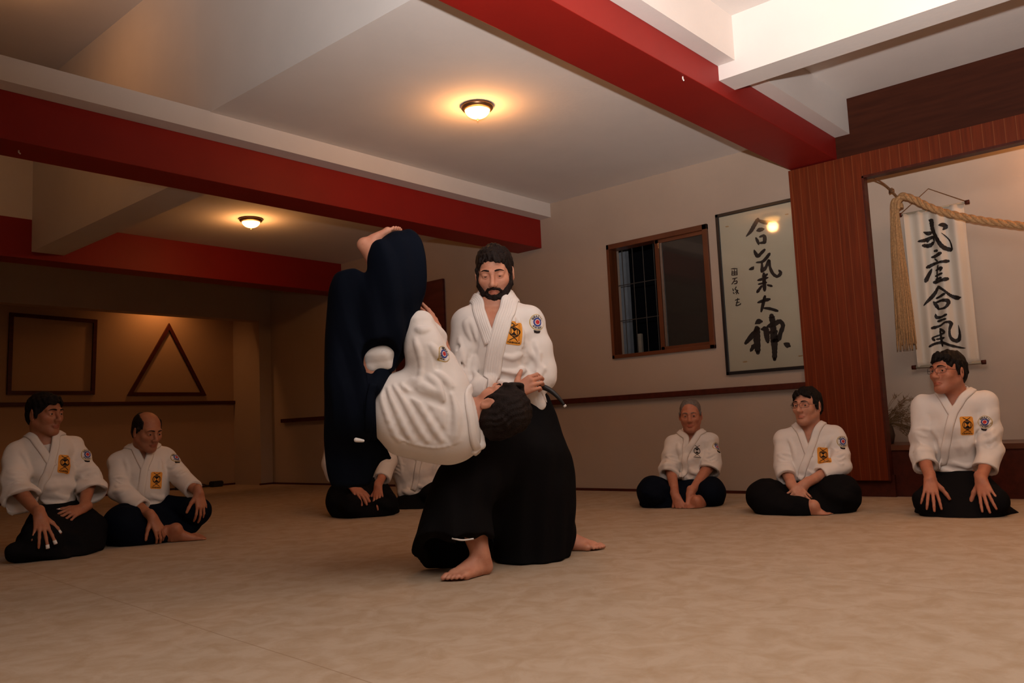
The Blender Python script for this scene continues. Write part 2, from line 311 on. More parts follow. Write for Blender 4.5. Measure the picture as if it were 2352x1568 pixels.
tr = nt.nodes.new('ShaderNodeBsdfTransparent'); gs = nt.nodes.new('ShaderNodeBsdfGlossy'); gs.inputs['Roughness'].default_value = .05
fr = nt.nodes.new('ShaderNodeFresnel'); fr.inputs[0].default_value = 1.45; mx = nt.nodes.new('ShaderNodeMixShader')
nt.links.new(fr.outputs[0], mx.inputs[0]); nt.links.new(tr.outputs[0], mx.inputs[1]); nt.links.new(gs.outputs[0], mx.inputs[2]); nt.links.new(mx.outputs[0], nt.nodes['Material Output'].inputs[0])
bm = bmesh.new(); bx(bm, 6.078, 6.0795, py0+.02, py1-.02, pz0+.02, pz1-.02); kid(link('picture_glass', bm, gl), pst)
# hanging scroll in the alcove
XS = 6.64
SCROLL = [
 [(385,357,14),(405,370,32),(415,430,26),(455,510,24),(500,570,26),(555,590,24),(568,575,12),(550,520,9),(515,482,7),(490,462,3)], [(472,402,10),(500,398,24),(520,410,26),(502,435,10)],
 [(305,528,10),(350,520,20),(395,497,20),(425,487,10)], [(350,455,12),(375,462,22),(402,455,18)], [(388,492,16),(372,528,14)], [(345,560,20),(385,558,24),(425,530,16)], [(418,488,14),(428,520,14)],
 [(425,600,12),(455,600,18)], [(405,648,14),(440,640,20),(485,620,22)], [(430,662,10),(455,680,12)], [(375,730,20),(420,702,18),(480,690,14),(540,680,22)], [(405,740,8),(385,790,20),(365,840,22)],
 [(440,752,12),(490,735,18),(480,758,12)], [(435,797,12),(495,778,14)], [(440,822,14),(488,812,14)], [(460,715,12),(450,770,10),(450,840,12)], [(425,845,24),(480,835,16),(535,820,26)],
 [(458,880,16),(430,930,20),(390,985,18),(350,1028,8)], [(458,880,20),(510,910,14),(560,950,18),(610,968,26),(645,965,6)], [(440,970,12),(480,955,14),(515,938,18)],
 [(422,1000,14),(440,1025,22),(460,1055,16)], [(425,1008,12),(480,990,14),(535,990,22),(545,1010,20),(520,1045,14),(465,1055,12)],
 [(435,1095,8),(445,1120,20),(490,1115,12),(530,1100,16)], [(455,1150,18),(490,1140,12),(525,1133,12)], [(415,1205,20),(470,1185,12),(520,1160,12),(565,1165,20),(555,1220,13),(560,1270,16),(585,1300,20),(620,1298,24),(630,1250,16),(618,1180,3)],
 [(470,1210,14),(508,1235,18),(480,1252,10),(420,1280,10),(430,1300,16)], [(470,1218,12),(480,1290,16),(490,1345,12)], [(445,1292,10),(505,1280,14)], [(395,1350,14),(440,1325,14),(490,1318,18),(560,1340,16),(640,1358,10),(680,1362,3)]]
def ripple(y): return .015*math.sin((y-1.4)*52)+.010*math.sin((y-1.4)*23+1)
def to_s(x, y):
    p = ray_plane(2020+x/3.41, 400+y/3.41, 0, XS); p.x = XS+ripple(p.y)-.003; return p
tl, tr_, bl, br = ray_plane(2076, 492, 0, XS), ray_plane(2196, 470, 0, XS), ray_plane(2107, 845, 0, XS), ray_plane(2246, 836, 0, XS)
scr = empty('hanging_scroll', (XS+.06, 1.65, 2.2)); tag(scr, 'rippled cream cloth scroll with four black brush characters in the alcove', 'hanging scroll')
bm = bmesh.new(); NU, NV = 60, 30; G = [[None]*(NU+1) for _ in range(NV+1)]
sy1, sy0, sz1, sz0 = 1.838, 1.432, 2.068, .905
for j in range(NV+1):
    for i in range(NU+1):
        y = sy1+(sy0-sy1)*i/NU+.0*j; z = sz1+(sz0-sz1)*j/NV; G[j][i] = bm.verts.new((XS+ripple(y), y, z))
for j in range(NV):
    for i in range(NU): bm.faces.new((G[j][i], G[j+1][i], G[j+1][i+1], G[j][i+1]))
o = kid(link('scroll_cloth', bm, mat('cream_satin', (.66, .59, .49), .45, .4, noise=((1, 20, 2), .06)), smooth=True), scr)
sd = o.modifiers.new('thickness', 'SOLIDIFY'); sd.thickness = .002
for a_, b_ in ((0, 7), (7, 17), (17, 22), (22, 29)): kid(brush(SCROLL[a_:b_], to_s, M['ink'], 'scroll_character', Vector((-.002, 0, 0)), 1.35), scr)
for z, nm in ((sz1, 'top_rod'), (sz0, 'bottom_rod')):
    bm = bmesh.new(); tube(bm, [(XS, sy1+.015, z), (XS, sy0-.015, z)], .007 if z == sz1 else .010, 10); r = kid(link(nm, bm, M['paper'], smooth=True), scr)
    for y in (sy1+.03, sy0-.03):
        bm = bmesh.new(); tube(bm, [(XS, y-.014, z), (XS, y+.014, z)], .016, 12); k = link('rod_knob', bm, M['darkwood'], smooth=True); k.parent = r
ap = Vector((XS+.04, 1.66, 2.235))
bm = bmesh.new(); tube(bm, [(XS, sy1+.02, sz1+.01), ap, (XS, sy0-.02, sz1+.01)], .003, 6); kid(link('hanging_cord', bm, M['cord']), scr)
# straw rope with tassel
XR = 6.42
R3 = lambda px, py, x=XR: ray_plane(px, py, 0, x)
rope = empty('straw_rope', R3(2060, 455)); tag(rope, 'thick twisted straw rope with a long hanging tassel in front of the scroll', 'rope')
path = spline([R3(2068, 478), R3(2063, 462), R3(2074, 450), R3(2100, 458), R3(2135, 475), R3(2180, 490), R3(2240, 503), R3(2300, 512), R3(2365, 519), R3(2430, 519), R3(2520, 512), (XR, .3, 1.93), (XR, -.15, 2.05), (XR-.1, -.5, 2.22)], 12)
bm = bmesh.new(); L_ = 0
frames = []
for i, p in enumerate(path):
    if i: L_ += np.linalg.norm(p-path[i-1])
    frames.append((Vector(p), L_))
for s in range(3):
    pts = []
    for i, (p, l) in enumerate(frames):
        t = (frames[min(i+1, len(frames)-1)][0]-frames[max(i-1, 0)][0]).normalized(); a = Vector((1, 0, 0)); a = (a-t*a.dot(t)).normalized(); b = t.cross(a)
        q = l*2*math.pi/.17+s*2*math.pi/3; pts.append(p+(a*math.cos(q)+b*math.sin(q))*.0125)
    tube(bm, pts, .0148, 10)
kid(link('twisted_rope', bm, M['rope'], smooth=True), rope)
bm = bmesh.new(); rnd = random.Random(3)
tp = spline([R3(2078, 455), R3(2058, 458), R3(2055, 490), R3(2060, 560), R3(2068, 640), R3(2076, 720), R3(2084, 815)], 8)
for k in range(150):
    a = rnd.uniform(0, 2*math.pi); rr = math.sqrt(rnd.random()); ph = rnd.uniform(0, 6); cut = rnd.uniform(.88, 1.0); pts = []
    n = len(tp)
    for i, p in enumerate(tp):
        u = i/(n-1)
        if u > cut: break
        wv = .028 if u < .35 else .028+.05*(u-.35)/.65
        pts.append(Vector(p)+Vector((math.cos(a)*rr*wv*.6, math.sin(a)*rr*wv+.004*math.sin(u*9+ph), .0)))
    tube(bm, pts, [.0052-.0022*i/n for i in range(len(pts))], 5)
t_ = kid(link('tassel', bm, M['rope'], smooth=True), rope)
bm = bmesh.new(); tube(bm, spline([(6.10, 1.885, 2.27), R3(2030, 422), R3(2050, 440), R3(2066, 458)], 4), .006, 8); kid(link('hanging_cord', bm, M['cord'], smooth=True), rope)
bm = bmesh.new()
for k in range(5):
    q = R3(2048, 437); tube(bm, [q+Vector((rnd.uniform(-.012, .012), rnd.uniform(-.018, .018), rnd.uniform(-.014, .014))) for _ in range(4)], .007, 6)
kid(link('knot', bm, M['cord'], smooth=True), rope)
# dried grass arrangement behind the post
gr = empty('dried_grass', (6.42, 2.04, .352)); tag(gr, 'dry brown grass stems fanning out beside the alcove post', 'plant')
bm = bmesh.new()
for k in range(90):
    a = rnd.uniform(.35, 1.75); ln = rnd.uniform(.14, .36); side = Vector((rnd.uniform(-.25, .25), -math.sin(a), math.cos(a)))
    p0 = Vector((6.42+rnd.uniform(-.03, .03), 2.04+rnd.uniform(-.03, .03), .50)); d = side.normalized()
    pts = [p0+d*ln*t+Vector((0, 0, -.10*t*t)) for t in (0, .3, .6, .85, 1)]
    tube(bm, pts, [.0018, .0015, .0012, .001, .0006], 4)
    for q in range(9):
        b0 = pts[3]+(pts[4]-pts[3])*rnd.uniform(-.8, 1); tube(bm, [b0, b0+Vector((rnd.uniform(-.02, .02), rnd.uniform(-.03, .02), rnd.uniform(-.02, .03)))], [.0016, .0006], 4)
kid(link('stems', bm, mat('dry_grass', (.22, .13, .06), .9, noise=(60, .4))), gr)
bm = bmesh.new(); lathe(bm, [(.0005, 0), (.045, 0), (.06, .06), (.05, .12), (.025, .17), (.03, .19), (.022, .19), (.0005, .1)], 24, c=(6.42, 2.04, .352)); kid(link('vase', bm, mat('brown_clay', (.09, .05, .03), .5, noise=(12, .3)), smooth=True), gr)
# small things
bm = bmesh.new(); bx(bm, 5.50, 5.66, 10.1, 10.2, 0, .075); bmesh.ops.bevel(bm, geom=bm.edges[:], offset=.012, segments=2, affect='EDGES')
pb = link('power_adapter', bm, M['black']); tag(pb, 'small black box on the floor in the far recess corner', 'power adapter')
bm = bmesh.new(); tube(bm, spline([(5.49, 10.19, .012), (5.3, 10.2, .012), (5.12, 10.12, .03), (4.95, 10.22, .012), (4.7, 10.2, .012), (4.5, 10.24, .012)], 8), .008, 6)
tube(bm, spline([(5.47, 10.14, .012), (5.35, 10.1, .05), (5.2, 10.2, .012), (5.0, 10.1, .015), (5.1, 10.22, .04), (5.3, 10.2, .012)], 8), .007, 6)
tag(link('cable', bm, M['black'], smooth=True), 'tangled black cables on the floor at the foot of the back wall', 'cable')
for nm, c, lb in (('ceiling_hook', R3(1568, 172) if 0 else ray_plane(1568, 176, 2, 2.436), 'tiny white hook under the near red beam'), ('ceiling_hook', ray_plane(43, 345, 2, 2.286), 'tiny white hook under the middle red beam on the left')):
    bm = bmesh.new(); tube(bm, [c, c+Vector((0, 0, -.012)), c+Vector((.01, 0, -.02))], .004, 6); tag(link(nm, bm, M['ceil']), lb, 'hook')
# ------------------------------------------------------------------ implicit-surface modeller
QUAL = 1.0
def smin(a, b, k):
    if k <= 1e-6: return np.minimum(a, b)
    h = np.maximum(k-np.abs(a-b), 0)/k; return np.minimum(a, b)-h*h*k*.25
class Vol:
    def __init__(s, vox): s.v = vox*QUAL; s.p = []; s.mods = []; s.cut = []
    def clone(s): n = Vol(s.v); n.v = s.v; n.p = list(s.p); n.mods = list(s.mods); return n
    def put(s, f, lo, hi, k, op): s.p.append((f, np.array(lo, float), np.array(hi, float), k, op)); return s
    def rc(s, a, b, ra, rb=None, k=.02, op='+', flat=None):
        rb = ra if rb is None else rb; a = np.array(a, float); b = np.array(b, float); ab = b-a; L = ab@ab+1e-12
        n, sc = (np.array(flat[0], float)/np.linalg.norm(flat[0]), 1/flat[1]-1) if flat else (None, 0)
        def f(P):
            Q = P-a; t = np.clip((Q@ab)/L, 0, 1); Q = Q-t[..., None]*ab
            if n is not None: Q = Q+(Q@n)[..., None]*n*sc
            return np.sqrt((Q*Q).sum(-1))-(ra+(rb-ra)*t)
        r = max(ra, rb); return s.put(f, np.minimum(a, b)-r, np.maximum(a, b)+r, k, op)
    def cc(s, a, b, ra, rb, k=.02, op='+', flat=None):
        """cone, rounded at a, cut flat at b"""
        a = np.array(a, float); b = np.array(b, float); ab = b-a; L = math.sqrt(ab@ab); u = ab/L
        n, sc = (np.array(flat[0], float)/np.linalg.norm(flat[0]), 1/flat[1]-1) if flat else (None, 0)
        def f(P):
            Q = P-a; h = Q@u; t = np.maximum(h, 0); Q = Q-t[..., None]*u
            if n is not None: Q = Q+(Q@n)[..., None]*n*sc
            return np.maximum(np.sqrt((Q*Q).sum(-1))-(ra+(rb-ra)*t/L), h-L)
        r = max(ra, rb); return s.put(f, np.minimum(a, b)-r, np.maximum(a, b)+r, k, op)
    def ell(s, c, r, R=None, k=.02, op='+'):
        c = np.array(c, float); r = np.array(r, float); R = np.eye(3) if R is None else np.array(R, float)
        def f(P):
            q = (P-c)@R; k0 = np.sqrt(((q/r)**2).sum(-1)); k1 = np.sqrt(((q/(r*r))**2).sum(-1))+1e-9
            return k0*(k0-1)/k1
        e = np.sqrt(((R*r)**2).sum(1)); return s.put(f, c-e, c+e, k, op)
    def planes(s, pl, lo, hi, k=.0, op='-'):
        """intersection of half spaces (point, outward normal)"""
        pl = [(np.array(p, float), np.array(n, float)/np.linalg.norm(n)) for p, n in pl]
        def f(P):
            d = None
            for p, n in pl:
                e = (P-p)@n; d = e if d is None else np.maximum(d, e)
            return d
        return s.put(f, lo, hi, k, op)
    def loft(s, org, ax, e1, e2, rows, k=.02, op='+', pw=2.0, round_=.02):
        """rows of (t, c1, c2, r1, r2) along the axis ax through org"""
        org, ax, e1, e2 = [np.array(q, float) for q in (org, ax, e1, e2)]
        rows = sorted(rows); T = np.array([q[0] for q in rows]); A = np.array([q[1:] for q in rows], float)
        tt = np.linspace(T[0], T[-1], 80)
        def cr(x):   # smooth interpolation
            i = np.clip(np.searchsorted(T, x)-1, 0, len(T)-2); u = (x-T[i])/(T[i+1]-T[i]); m = np.gradient(A, T, axis=0) if len(T) > 2 else np.tile((A[1]-A[0])/(T[1]-T[0]), (2, 1))
            h = T[i+1]-T[i]; u = u[:, None]; h = h[:, None]
            return (2*u**3-3*u**2+1)*A[i]+(u**3-2*u**2+u)*h*m[i]+(-2*u**3+3*u**2)*A[i+1]+(u**3-u**2)*h*m[i+1]
        B = cr(tt)
        def f(P):
            Q = P-org; t = Q@ax; tc = np.clip(t, T[0], T[-1])
            c1, c2, r1, r2 = [np.interp(tc, tt, B[:, j]) for j in range(4)]
            x = np.abs((Q@e1-c1)/r1); y = np.abs((Q@e2-c2)/r2)
            q = (x**pw+y**pw)**(1/pw); rm = np.minimum(r1, r2)
            g = (q-1)*rm; end = np.abs(t-(T[0]+T[-1])/2)-(T[-1]-T[0])/2
            return smin(-g, -end, -0.0) if False else np.maximum(g, end)+np.where((g > -round_) & (end > -round_), (np.sqrt(np.maximum(g+round_, 0)**2+np.maximum(end+round_, 0)**2)-round_)-np.maximum(g, end), 0)
        pts = []
        for t, (c1, c2, r1, r2) in zip(tt, B):
            for a in (-1, 1):
                for b in (-1, 1): pts.append(org+ax*t+e1*(c1+a*r1)+e2*(c2+b*r2))
        pts = np.array(pts); return s.put(f, pts.min(0), pts.max(0), k, op)
    def mod(s, g, lo=None, hi=None): s.mods.append((g, lo, hi)); return s
    def grid(s, pad=.02, box=None, floor=None):
        v = s.v; plus = [q for q in s.p if q[4] == '+']
        if box is None:
            lo = np.min([q[1] for q in plus], 0)-pad; hi = np.max([q[2] for q in plus], 0)+pad
        else: lo, hi = box
        s.lo = lo; n = np.ceil((hi-lo)/v).astype(int)+1; s.n = n
        D = np.full(n, .3, np.float32); s.D = D
        for f, a, b, k, op in s.p:
            m = max(k, .012)+2*v; i0 = np.clip(np.floor((a-m-lo)/v).astype(int), 0, n); i1 = np.clip(np.ceil((b+m-lo)/v).astype(int)+1, 0, n)
            if (i1 <= i0).any(): continue
            for x0 in range(i0[0], i1[0], 48):
                x1 = min(x0+48, i1[0]); P = s.pts((x0, i0[1], i0[2]), (x1, i1[1], i1[2])); sl = (slice(x0, x1), slice(i0[1], i1[1]), slice(i0[2], i1[2]))
                d = f(P).astype(np.float32); o = D[sl]
                if op == '+': D[sl] = smin(o, d, k)
                else: D[sl] = -smin(-o, d, k)
        for g, a, b in s.mods: s.apply(g, a, b)
        if floor is not None:
            zi = lo[2]+v*np.arange(n[2]); D[:] = np.maximum(D, (floor-zi)[None, None, :].astype(np.float32))
        return s
    def pts(s, i0, i1):
        ax = [s.lo[j]+s.v*np.arange(i0[j], i1[j]) for j in range(3)]
        return np.stack(np.meshgrid(*ax, indexing='ij'), -1).astype(np.float32)
    def apply(s, g, a=None, b=None):
        """add g(P) to the distance of the cells near the surface"""
        idx = np.argwhere(np.abs(s.D) < .03); P = s.lo+idx*s.v
        if a is not None:
            k = ((P > a) & (P < b)).all(1); idx = idx[k]; P = P[k]
        if len(idx): s.D[idx[:, 0], idx[:, 1], idx[:, 2]] += g(P).astype(np.float32)
    def samp(s, P, grad=False):
        P = np.atleast_2d(P); q = (P-s.lo)/s.v; q = np.clip(q, 0, s.n-1.001); i = np.floor(q).astype(int); f = q-i; D = s.D
        def c(a, b, c_): return D[i[:, 0]+a, i[:, 1]+b, i[:, 2]+c_]
        x, y, z = f[:, 0], f[:, 1], f[:, 2]
        c00 = c(0,0,0)*(1-x)+c(1,0,0)*x; c10 = c(0,1,0)*(1-x)+c(1,1,0)*x; c01 = c(0,0,1)*(1-x)+c(1,0,1)*x; c11 = c(0,1,1)*(1-x)+c(1,1,1)*x
        return (c00*(1-y)+c10*y)*(1-z)+(c01*(1-y)+c11*y)*z
    def grad(s, P, h=.006):
        P = np.atleast_2d(P); g = np.stack([s.samp(P+e)-s.samp(P-e) for e in np.eye(3)*h], 1); return g/(np.linalg.norm(g, axis=1, keepdims=True)+1e-9)
    def proj(s, P, off=0., it=8):
        P = np.atleast_2d(np.array(P, float)).copy()
        for _ in range(it): P -= (s.samp(P)-off)[:, None]*s.grad(P)*.9
        return P
    def mesh(s):
        D = s.D; S = (D < 0); n = D.shape
        cell = np.zeros((n[0]-1, n[1]-1, n[2]-1), np.uint8)
        for a in (0, 1):
            for b in (0, 1):
                for c in (0, 1): cell += S[a:n[0]-1+a, b:n[1]-1+b, c:n[2]-1+c]
        act = (cell > 0) & (cell < 8); idx = np.argwhere(act); num = np.full(act.shape, -1, np.int32); num[act] = np.arange(len(idx))
        acc = np.zeros((len(idx), 3)); cnt = np.zeros(len(idx)); I = idx
        for ax in range(3):
            o = [j for j in range(3) if j != ax]
            for b in (0, 1):
                for c in (0, 1):
                    p = I.copy(); p[:, o[0]] += b; p[:, o[1]] += c; q = p.copy(); q[:, ax] += 1
                    d0 = D[p[:, 0], p[:, 1], p[:, 2]]; d1 = D[q[:, 0], q[:, 1], q[:, 2]]; m = (d0 < 0) != (d1 < 0)
                    t = d0[m]/(d0[m]-d1[m]); r = p[m].astype(float); r[:, ax] += t; acc[m] += r; cnt[m] += 1
        V = s.lo+(acc/cnt[:, None])*s.v; F = []
        for ax in range(3):
            o = [(ax+1) % 3, (ax+2) % 3]; sl0 = [slice(None)]*3; sl1 = [slice(None)]*3; sl0[ax] = slice(0, n[ax]-1); sl1[ax] = slice(1, n[ax])
            ch = np.argwhere(S[tuple(sl0)] != S[tuple(sl1)]); ch = ch[(ch[:, o[0]] > 0) & (ch[:, o[1]] > 0) & (ch[:, o[0]] < n[o[0]]-1) & (ch[:, o[1]] < n[o[1]]-1)]
            q = []
            for b, c in ((0, 0), (-1, 0), (-1, -1), (0, -1)):
                r = ch.copy(); r[:, o[0]] += b; r[:, o[1]] += c; q.append(num[r[:, 0], r[:, 1], r[:, 2]])
            q = np.stack(q, 1); fl = S[ch[:, 0], ch[:, 1], ch[:, 2]]; q[~fl] = q[~fl][:, ::-1]; F.append(q)
        F = np.concatenate(F); F = F[(F >= 0).all(1)]
        return V, F
def keep_large(V, F, frac=.02):
    """drop crumbs smaller than a share of the whole"""
    par = np.arange(len(V))
    for _ in range(60):
        m = par[F].min(1); old = par.copy()
        for j in range(4): np.minimum.at(par, F[:, j], m)
        par = par[par]; par = par[par]
        if (par == old).all(): break
    r, c = np.unique(par, return_counts=True); good = set(r[c > frac*len(V)]); k = np.isin(par[F[:, 0]], list(good)); return V, F[k]
def to_obj(name, V, F, m, origin=(0, 0, 0), parent=None, tint=None, clean=.02):
    if clean: V, F = keep_large(V, F, clean)
    used = np.unique(F); re = np.full(len(V), -1); re[used] = np.arange(len(used)); V = V[used]; F = re[F]
    # one light smoothing pass
    acc = np.zeros_like(V); cnt = np.zeros(len(V))
    for a, b in ((0, 1), (1, 2), (2, 3), (3, 0)):
        np.add.at(acc, F[:, a], V[F[:, b]]); np.add.at(cnt, F[:, a], 1); np.add.at(acc, F[:, b], V[F[:, a]]); np.add.at(cnt, F[:, b], 1)
    V2 = V*.6+.4*acc/np.maximum(cnt, 1)[:, None]
    me = bpy.data.meshes.new(name); me.vertices.add(len(V)); me.vertices.foreach_set('co', (V2-np.array(origin)).astype(np.float32).ravel())
    me.loops.add(len(F)*4); me.loops.foreach_set('vertex_index', F.astype(np.int32).ravel()); me.polygons.add(len(F))
    me.polygons.foreach_set('loop_start', np.arange(0, len(F)*4, 4, dtype=np.int32)); me.polygons.foreach_set('loop_total', np.full(len(F), 4, np.int32)) if False else None
    me.update(calc_edges=True); me.polygons.foreach_set('use_smooth', np.ones(len(F), bool)); me.validate()
    at = me.color_attributes.new('tint', 'FLOAT_COLOR', 'POINT'); c = np.ones((len(V), 4), np.float32)
    if tint is not None: c[:, :3] = tint(V2)
    at.data.foreach_set('color', c.ravel())
    me.materials.append(m); o = bpy.data.objects.new(name, me); COL.objects.link(o); o.location = origin
    if parent: o.parent = parent; o.matrix_parent_inverse = Matrix.Translation(parent.location).inverted()
    return o
def nz(v): v = np.array(v, float); return v/np.linalg.norm(v)
def fold(dirs, amp, seed=0):
    """cloth folds: warped waves; dirs = (direction, waves per metre, weight)"""
    r = random.Random(seed); terms = [(np.array(nz(d))*f*2*math.pi, w_, r.uniform(0, 6), np.array([r.gauss(0, 1) for _ in range(3)])*7, r.uniform(0, 6)) for d, f, w_ in dirs]
    mk = np.array([r.gauss(0, 1) for _ in range(3)])*6; mp = r.uniform(0, 6)
    def g(P):
        o = 0
        for k, w_, ph, wk, wp in terms:
            s_ = np.sin(P@k+ph+1.3*np.sin(P@wk+wp)); o = o+w_*(s_*.5+.5*s_*np.abs(s_))
        return amp*o*(.55+.45*np.sin(P@mk+mp))
    return g
# ------------------------------------------------------------------ cloth, skin and hair materials
def tinted(m):
    nt = m.node_tree; b = nt.nodes['Principled BSDF']; a = nt.nodes.new('ShaderNodeAttribute'); a.attribute_name = 'tint'
    mx = nt.nodes.new('ShaderNodeMix'); mx.data_type = 'RGBA'; mx.blend_type = 'MULTIPLY'; mx.inputs['Factor'].default_value = 1
    s = b.inputs['Base Color']
    if s.is_linked: nt.links.new(s.links[0].from_socket, mx.inputs[6])
    else: mx.inputs[6].default_value = s.default_value
    nt.links.new(a.outputs['Color'], mx.inputs[7]); nt.links.new(mx.outputs[2], s); return m
def skin(name, c):
    m = mat(name, c, .5, .4, noise=(35, .10, (c[0]*.9, c[1]*.78, c[2]*.75)), bump=(220, .12)); b = m.node_tree.nodes['Principled BSDF']
    b.inputs['Subsurface Weight'].default_value = .08; b.inputs['Subsurface Radius'].default_value = (.01, .004, .002); return tinted(m)
def weave(name, c, d, f=420, st=.35, rough=.9):
    m = mat(name, c, rough, .15 if d else .04, noise=(9, .05), bump=None); nt = m.node_tree; N, L = nt.nodes, nt.links; b = N['Principled BSDF']
    tc = N.new('ShaderNodeTexCoord'); w1 = N.new('ShaderNodeTexWave'); w1.inputs['Scale'].default_value = f/2.6; w1.bands_direction = 'Z'; L.new(tc.outputs['Object'], w1.inputs[0])
    n = N.new('ShaderNodeTexNoise'); n.inputs['Scale'].default_value = 35; n.inputs['Detail'].default_value = 4; L.new(tc.outputs['Object'], n.inputs['Vector'])
    ad = N.new('ShaderNodeMath'); ad.operation = 'MULTIPLY_ADD'; ad.inputs[1].default_value = .35; L.new(w1.outputs['Fac'], ad.inputs[0]); L.new(n.outputs['Fac'], ad.inputs[2])
    bp = N.new('ShaderNodeBump'); bp.inputs['Strength'].default_value = st; bp.inputs['Distance'].default_value = .0022; L.new(ad.outputs[0], bp.inputs['Height']); L.new(bp.outputs[0], b.inputs['Normal'])
    b.inputs['Sheen Weight'].default_value = .1 if d else 0
    return tinted(m)
M['gi'] = weave('white_cotton_weave', (.80, .75, .71), True, 420, .25)
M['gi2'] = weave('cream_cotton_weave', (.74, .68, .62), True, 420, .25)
M['hak'] = weave('black_cloth', (.008, .0075, .008), False, 500, .12, .95)
M['navy'] = weave('navy_cloth', (.004, .006, .012), False, 500, .12, .8)
M['skinA'] = skin('fair_skin', (.58, .275, .175)); M['skinB'] = skin('tan_skin', (.40, .165, .085)); M['skinC'] = skin('ruddy_skin', (.47, .19, .11))
def hairmat(name, c): return mat(name, c, .55, .14, noise=((160, 160, 40), .5), bump=(260, .5))
M['hairK'] = hairmat('black_hair', (.010, .007, .006)); M['hairB'] = hairmat('dark_brown_hair', (.017, .010, .008)); M['hairG'] = hairmat('grey_hair', (.20, .17, .15))
M['eye'] = tinted(mat('eyeball', (.62, .55, .50), .2, .5, noise=(50, .05)))
M['glasses'] = mat('dark_glasses_metal', (.05, .03, .03), .3, .5, .5, noise=(60, .1))
M['orange'] = mat('orange_patch_cloth', (.80, .33, .045), .8, .2, noise=(80, .1))
M['thread'] = mat('black_thread', (.018, .012, .010), .8, .2, noise=(80, .2))
M['gold'] = mat('gold_thread', (.55, .38, .10), .7, .3, noise=(80, .2)); M['blue'] = mat('blue_thread', (.04, .06, .28), .8, .2, noise=(80, .2)); M['redt'] = mat('red_thread', (.55, .04, .05), .8, .2, noise=(80, .2)); M['whitet'] = mat('white_thread', (.75, .7, .66), .8, .2, noise=(80, .1))
M['tape'] = mat('white_tape', (.85, .82, .78), .7, .2, noise=(80, .08))
# ------------------------------------------------------------------ anatomy
class Fr:
    """a local frame: x to the right side of the part, y forward, z up"""
    def __init__(s, o, fwd, up, sc=1.0):
        s.o = np.array(o, float); s.y = nz(fwd); u = np.array(up, float); s.z = nz(u-s.y*(u@s.y)); s.x = np.cross(s.y, s.z); s.s = sc; s.R = np.stack((s.x, s.y, s.z), 1)
    def __call__(s, x, y, z): return s.o+s.R@(np.array((x, y, z))*s.s)
    def rot(s, ax, ang):
        c, n = math.cos(ang), math.sin(ang)
        K = {'x': [[1,0,0],[0,c,-n],[0,n,c]], 'y': [[c,0,n],[0,1,0],[-n,0,c]], 'z': [[c,-n,0],[n,c,0],[0,0,1]]}[ax]
        return s.R@np.array(K)
def head(S, H, open_=1.0, chin=1.0, nose=1.0):
    s = H.s; E = lambda x, y, z, r, k=.02, op='+', R=None: S.ell(H(x, y, z), np.array(r)*s, H.R if R is None else R, k*s, op)
    C = lambda a, b, ra, rb, k=.02, op='+': S.rc(H(*a), H(*b), ra*s, rb*s, k*s, op)
    E(0, -.012, .036, (.074, .093, .080)); E(0, .030, -.030, (.057, .061, .081), .03)
    for q in (-1, 1):
        C((q*.048, -.002, -.048), (q*.016, .064, -.096), .021, .017, .03); E(q*.042, .056, -.022, (.022, .022, .020), .025)
        C((q*.012, .088, .022), (q*.044, .074, .020), .010, .009, .018)
    E(0, .066, -.098*chin, (.024, .020, .018), .025)
    for q in (-1, 1): E(q*.032, .102, .000, (.019, .022, .014), .014, '-')
    C((0, .088, .012), (0, .112*nose, -.030), .0075, .0115, .012)
    for q in (-1, 1): E(q*.0125, .101, -.035, (.0085, .011, .008), .008)
    E(0, .094, -.046, (.012, .008, .010), .010)                                    # philtrum
    for q in (-1, 1):                                                              # lids and lips
        E(q*.031, .0775, .002, (.0160, .0150, .0135), .005)
        if open_ > 0: E(q*.031, .095, .0005-.004*(1-open_), (.0140, .013, .0043*open_+.0008), .001, '-')
    C((-.019, .086, -.0645), (.019, .086, -.0645), .0055, .0055, .006); E(0, .091, -.062, (.014, .008, .0055), .006); E(0, .090, -.073, (.018, .009, .0068), .006)
    C((-.026, .090, -.0675), (.026, .090, -.0675), .0016, .0016, .003, '-')
    for q in (-1, 1):
        R = Fr((0, 0, 0), H.y, H.z); R.R = H.R; A = R.rot('z', q*-.35)
        E(q*.0775, -.008, -.008, (.0075, .019, .031), .006, '+', A); E(q*.086, -.004, -.006, (.006, .010, .018), .004, '-', A)
def lips_tint(H, stub=0, extra=()):
    def t(V):
        q = ((V-H.o)@H.R)/H.s; c = np.ones((len(V), 3))
        def blob(cx, r, col, soft=.3):
            d = np.sqrt((((q-np.array(cx))/np.array(r))**2).sum(1)); m = np.clip((1+soft-d)/soft, 0, 1)[:, None]; return m, np.array(col)
        ls = [((0, .094, -.0675), (.021, .014, .0085), (.88, .62, .60), .4)]
        if stub: ls.append(((0, .05, -.085), (.072, .07, .050), (1-.35*stub, 1-.30*stub, 1-.25*stub), .5))
        for a in ls[::-1]:
            m, col = blob(*a); c = c*(1-m)+c*col*m
        return c
    return t
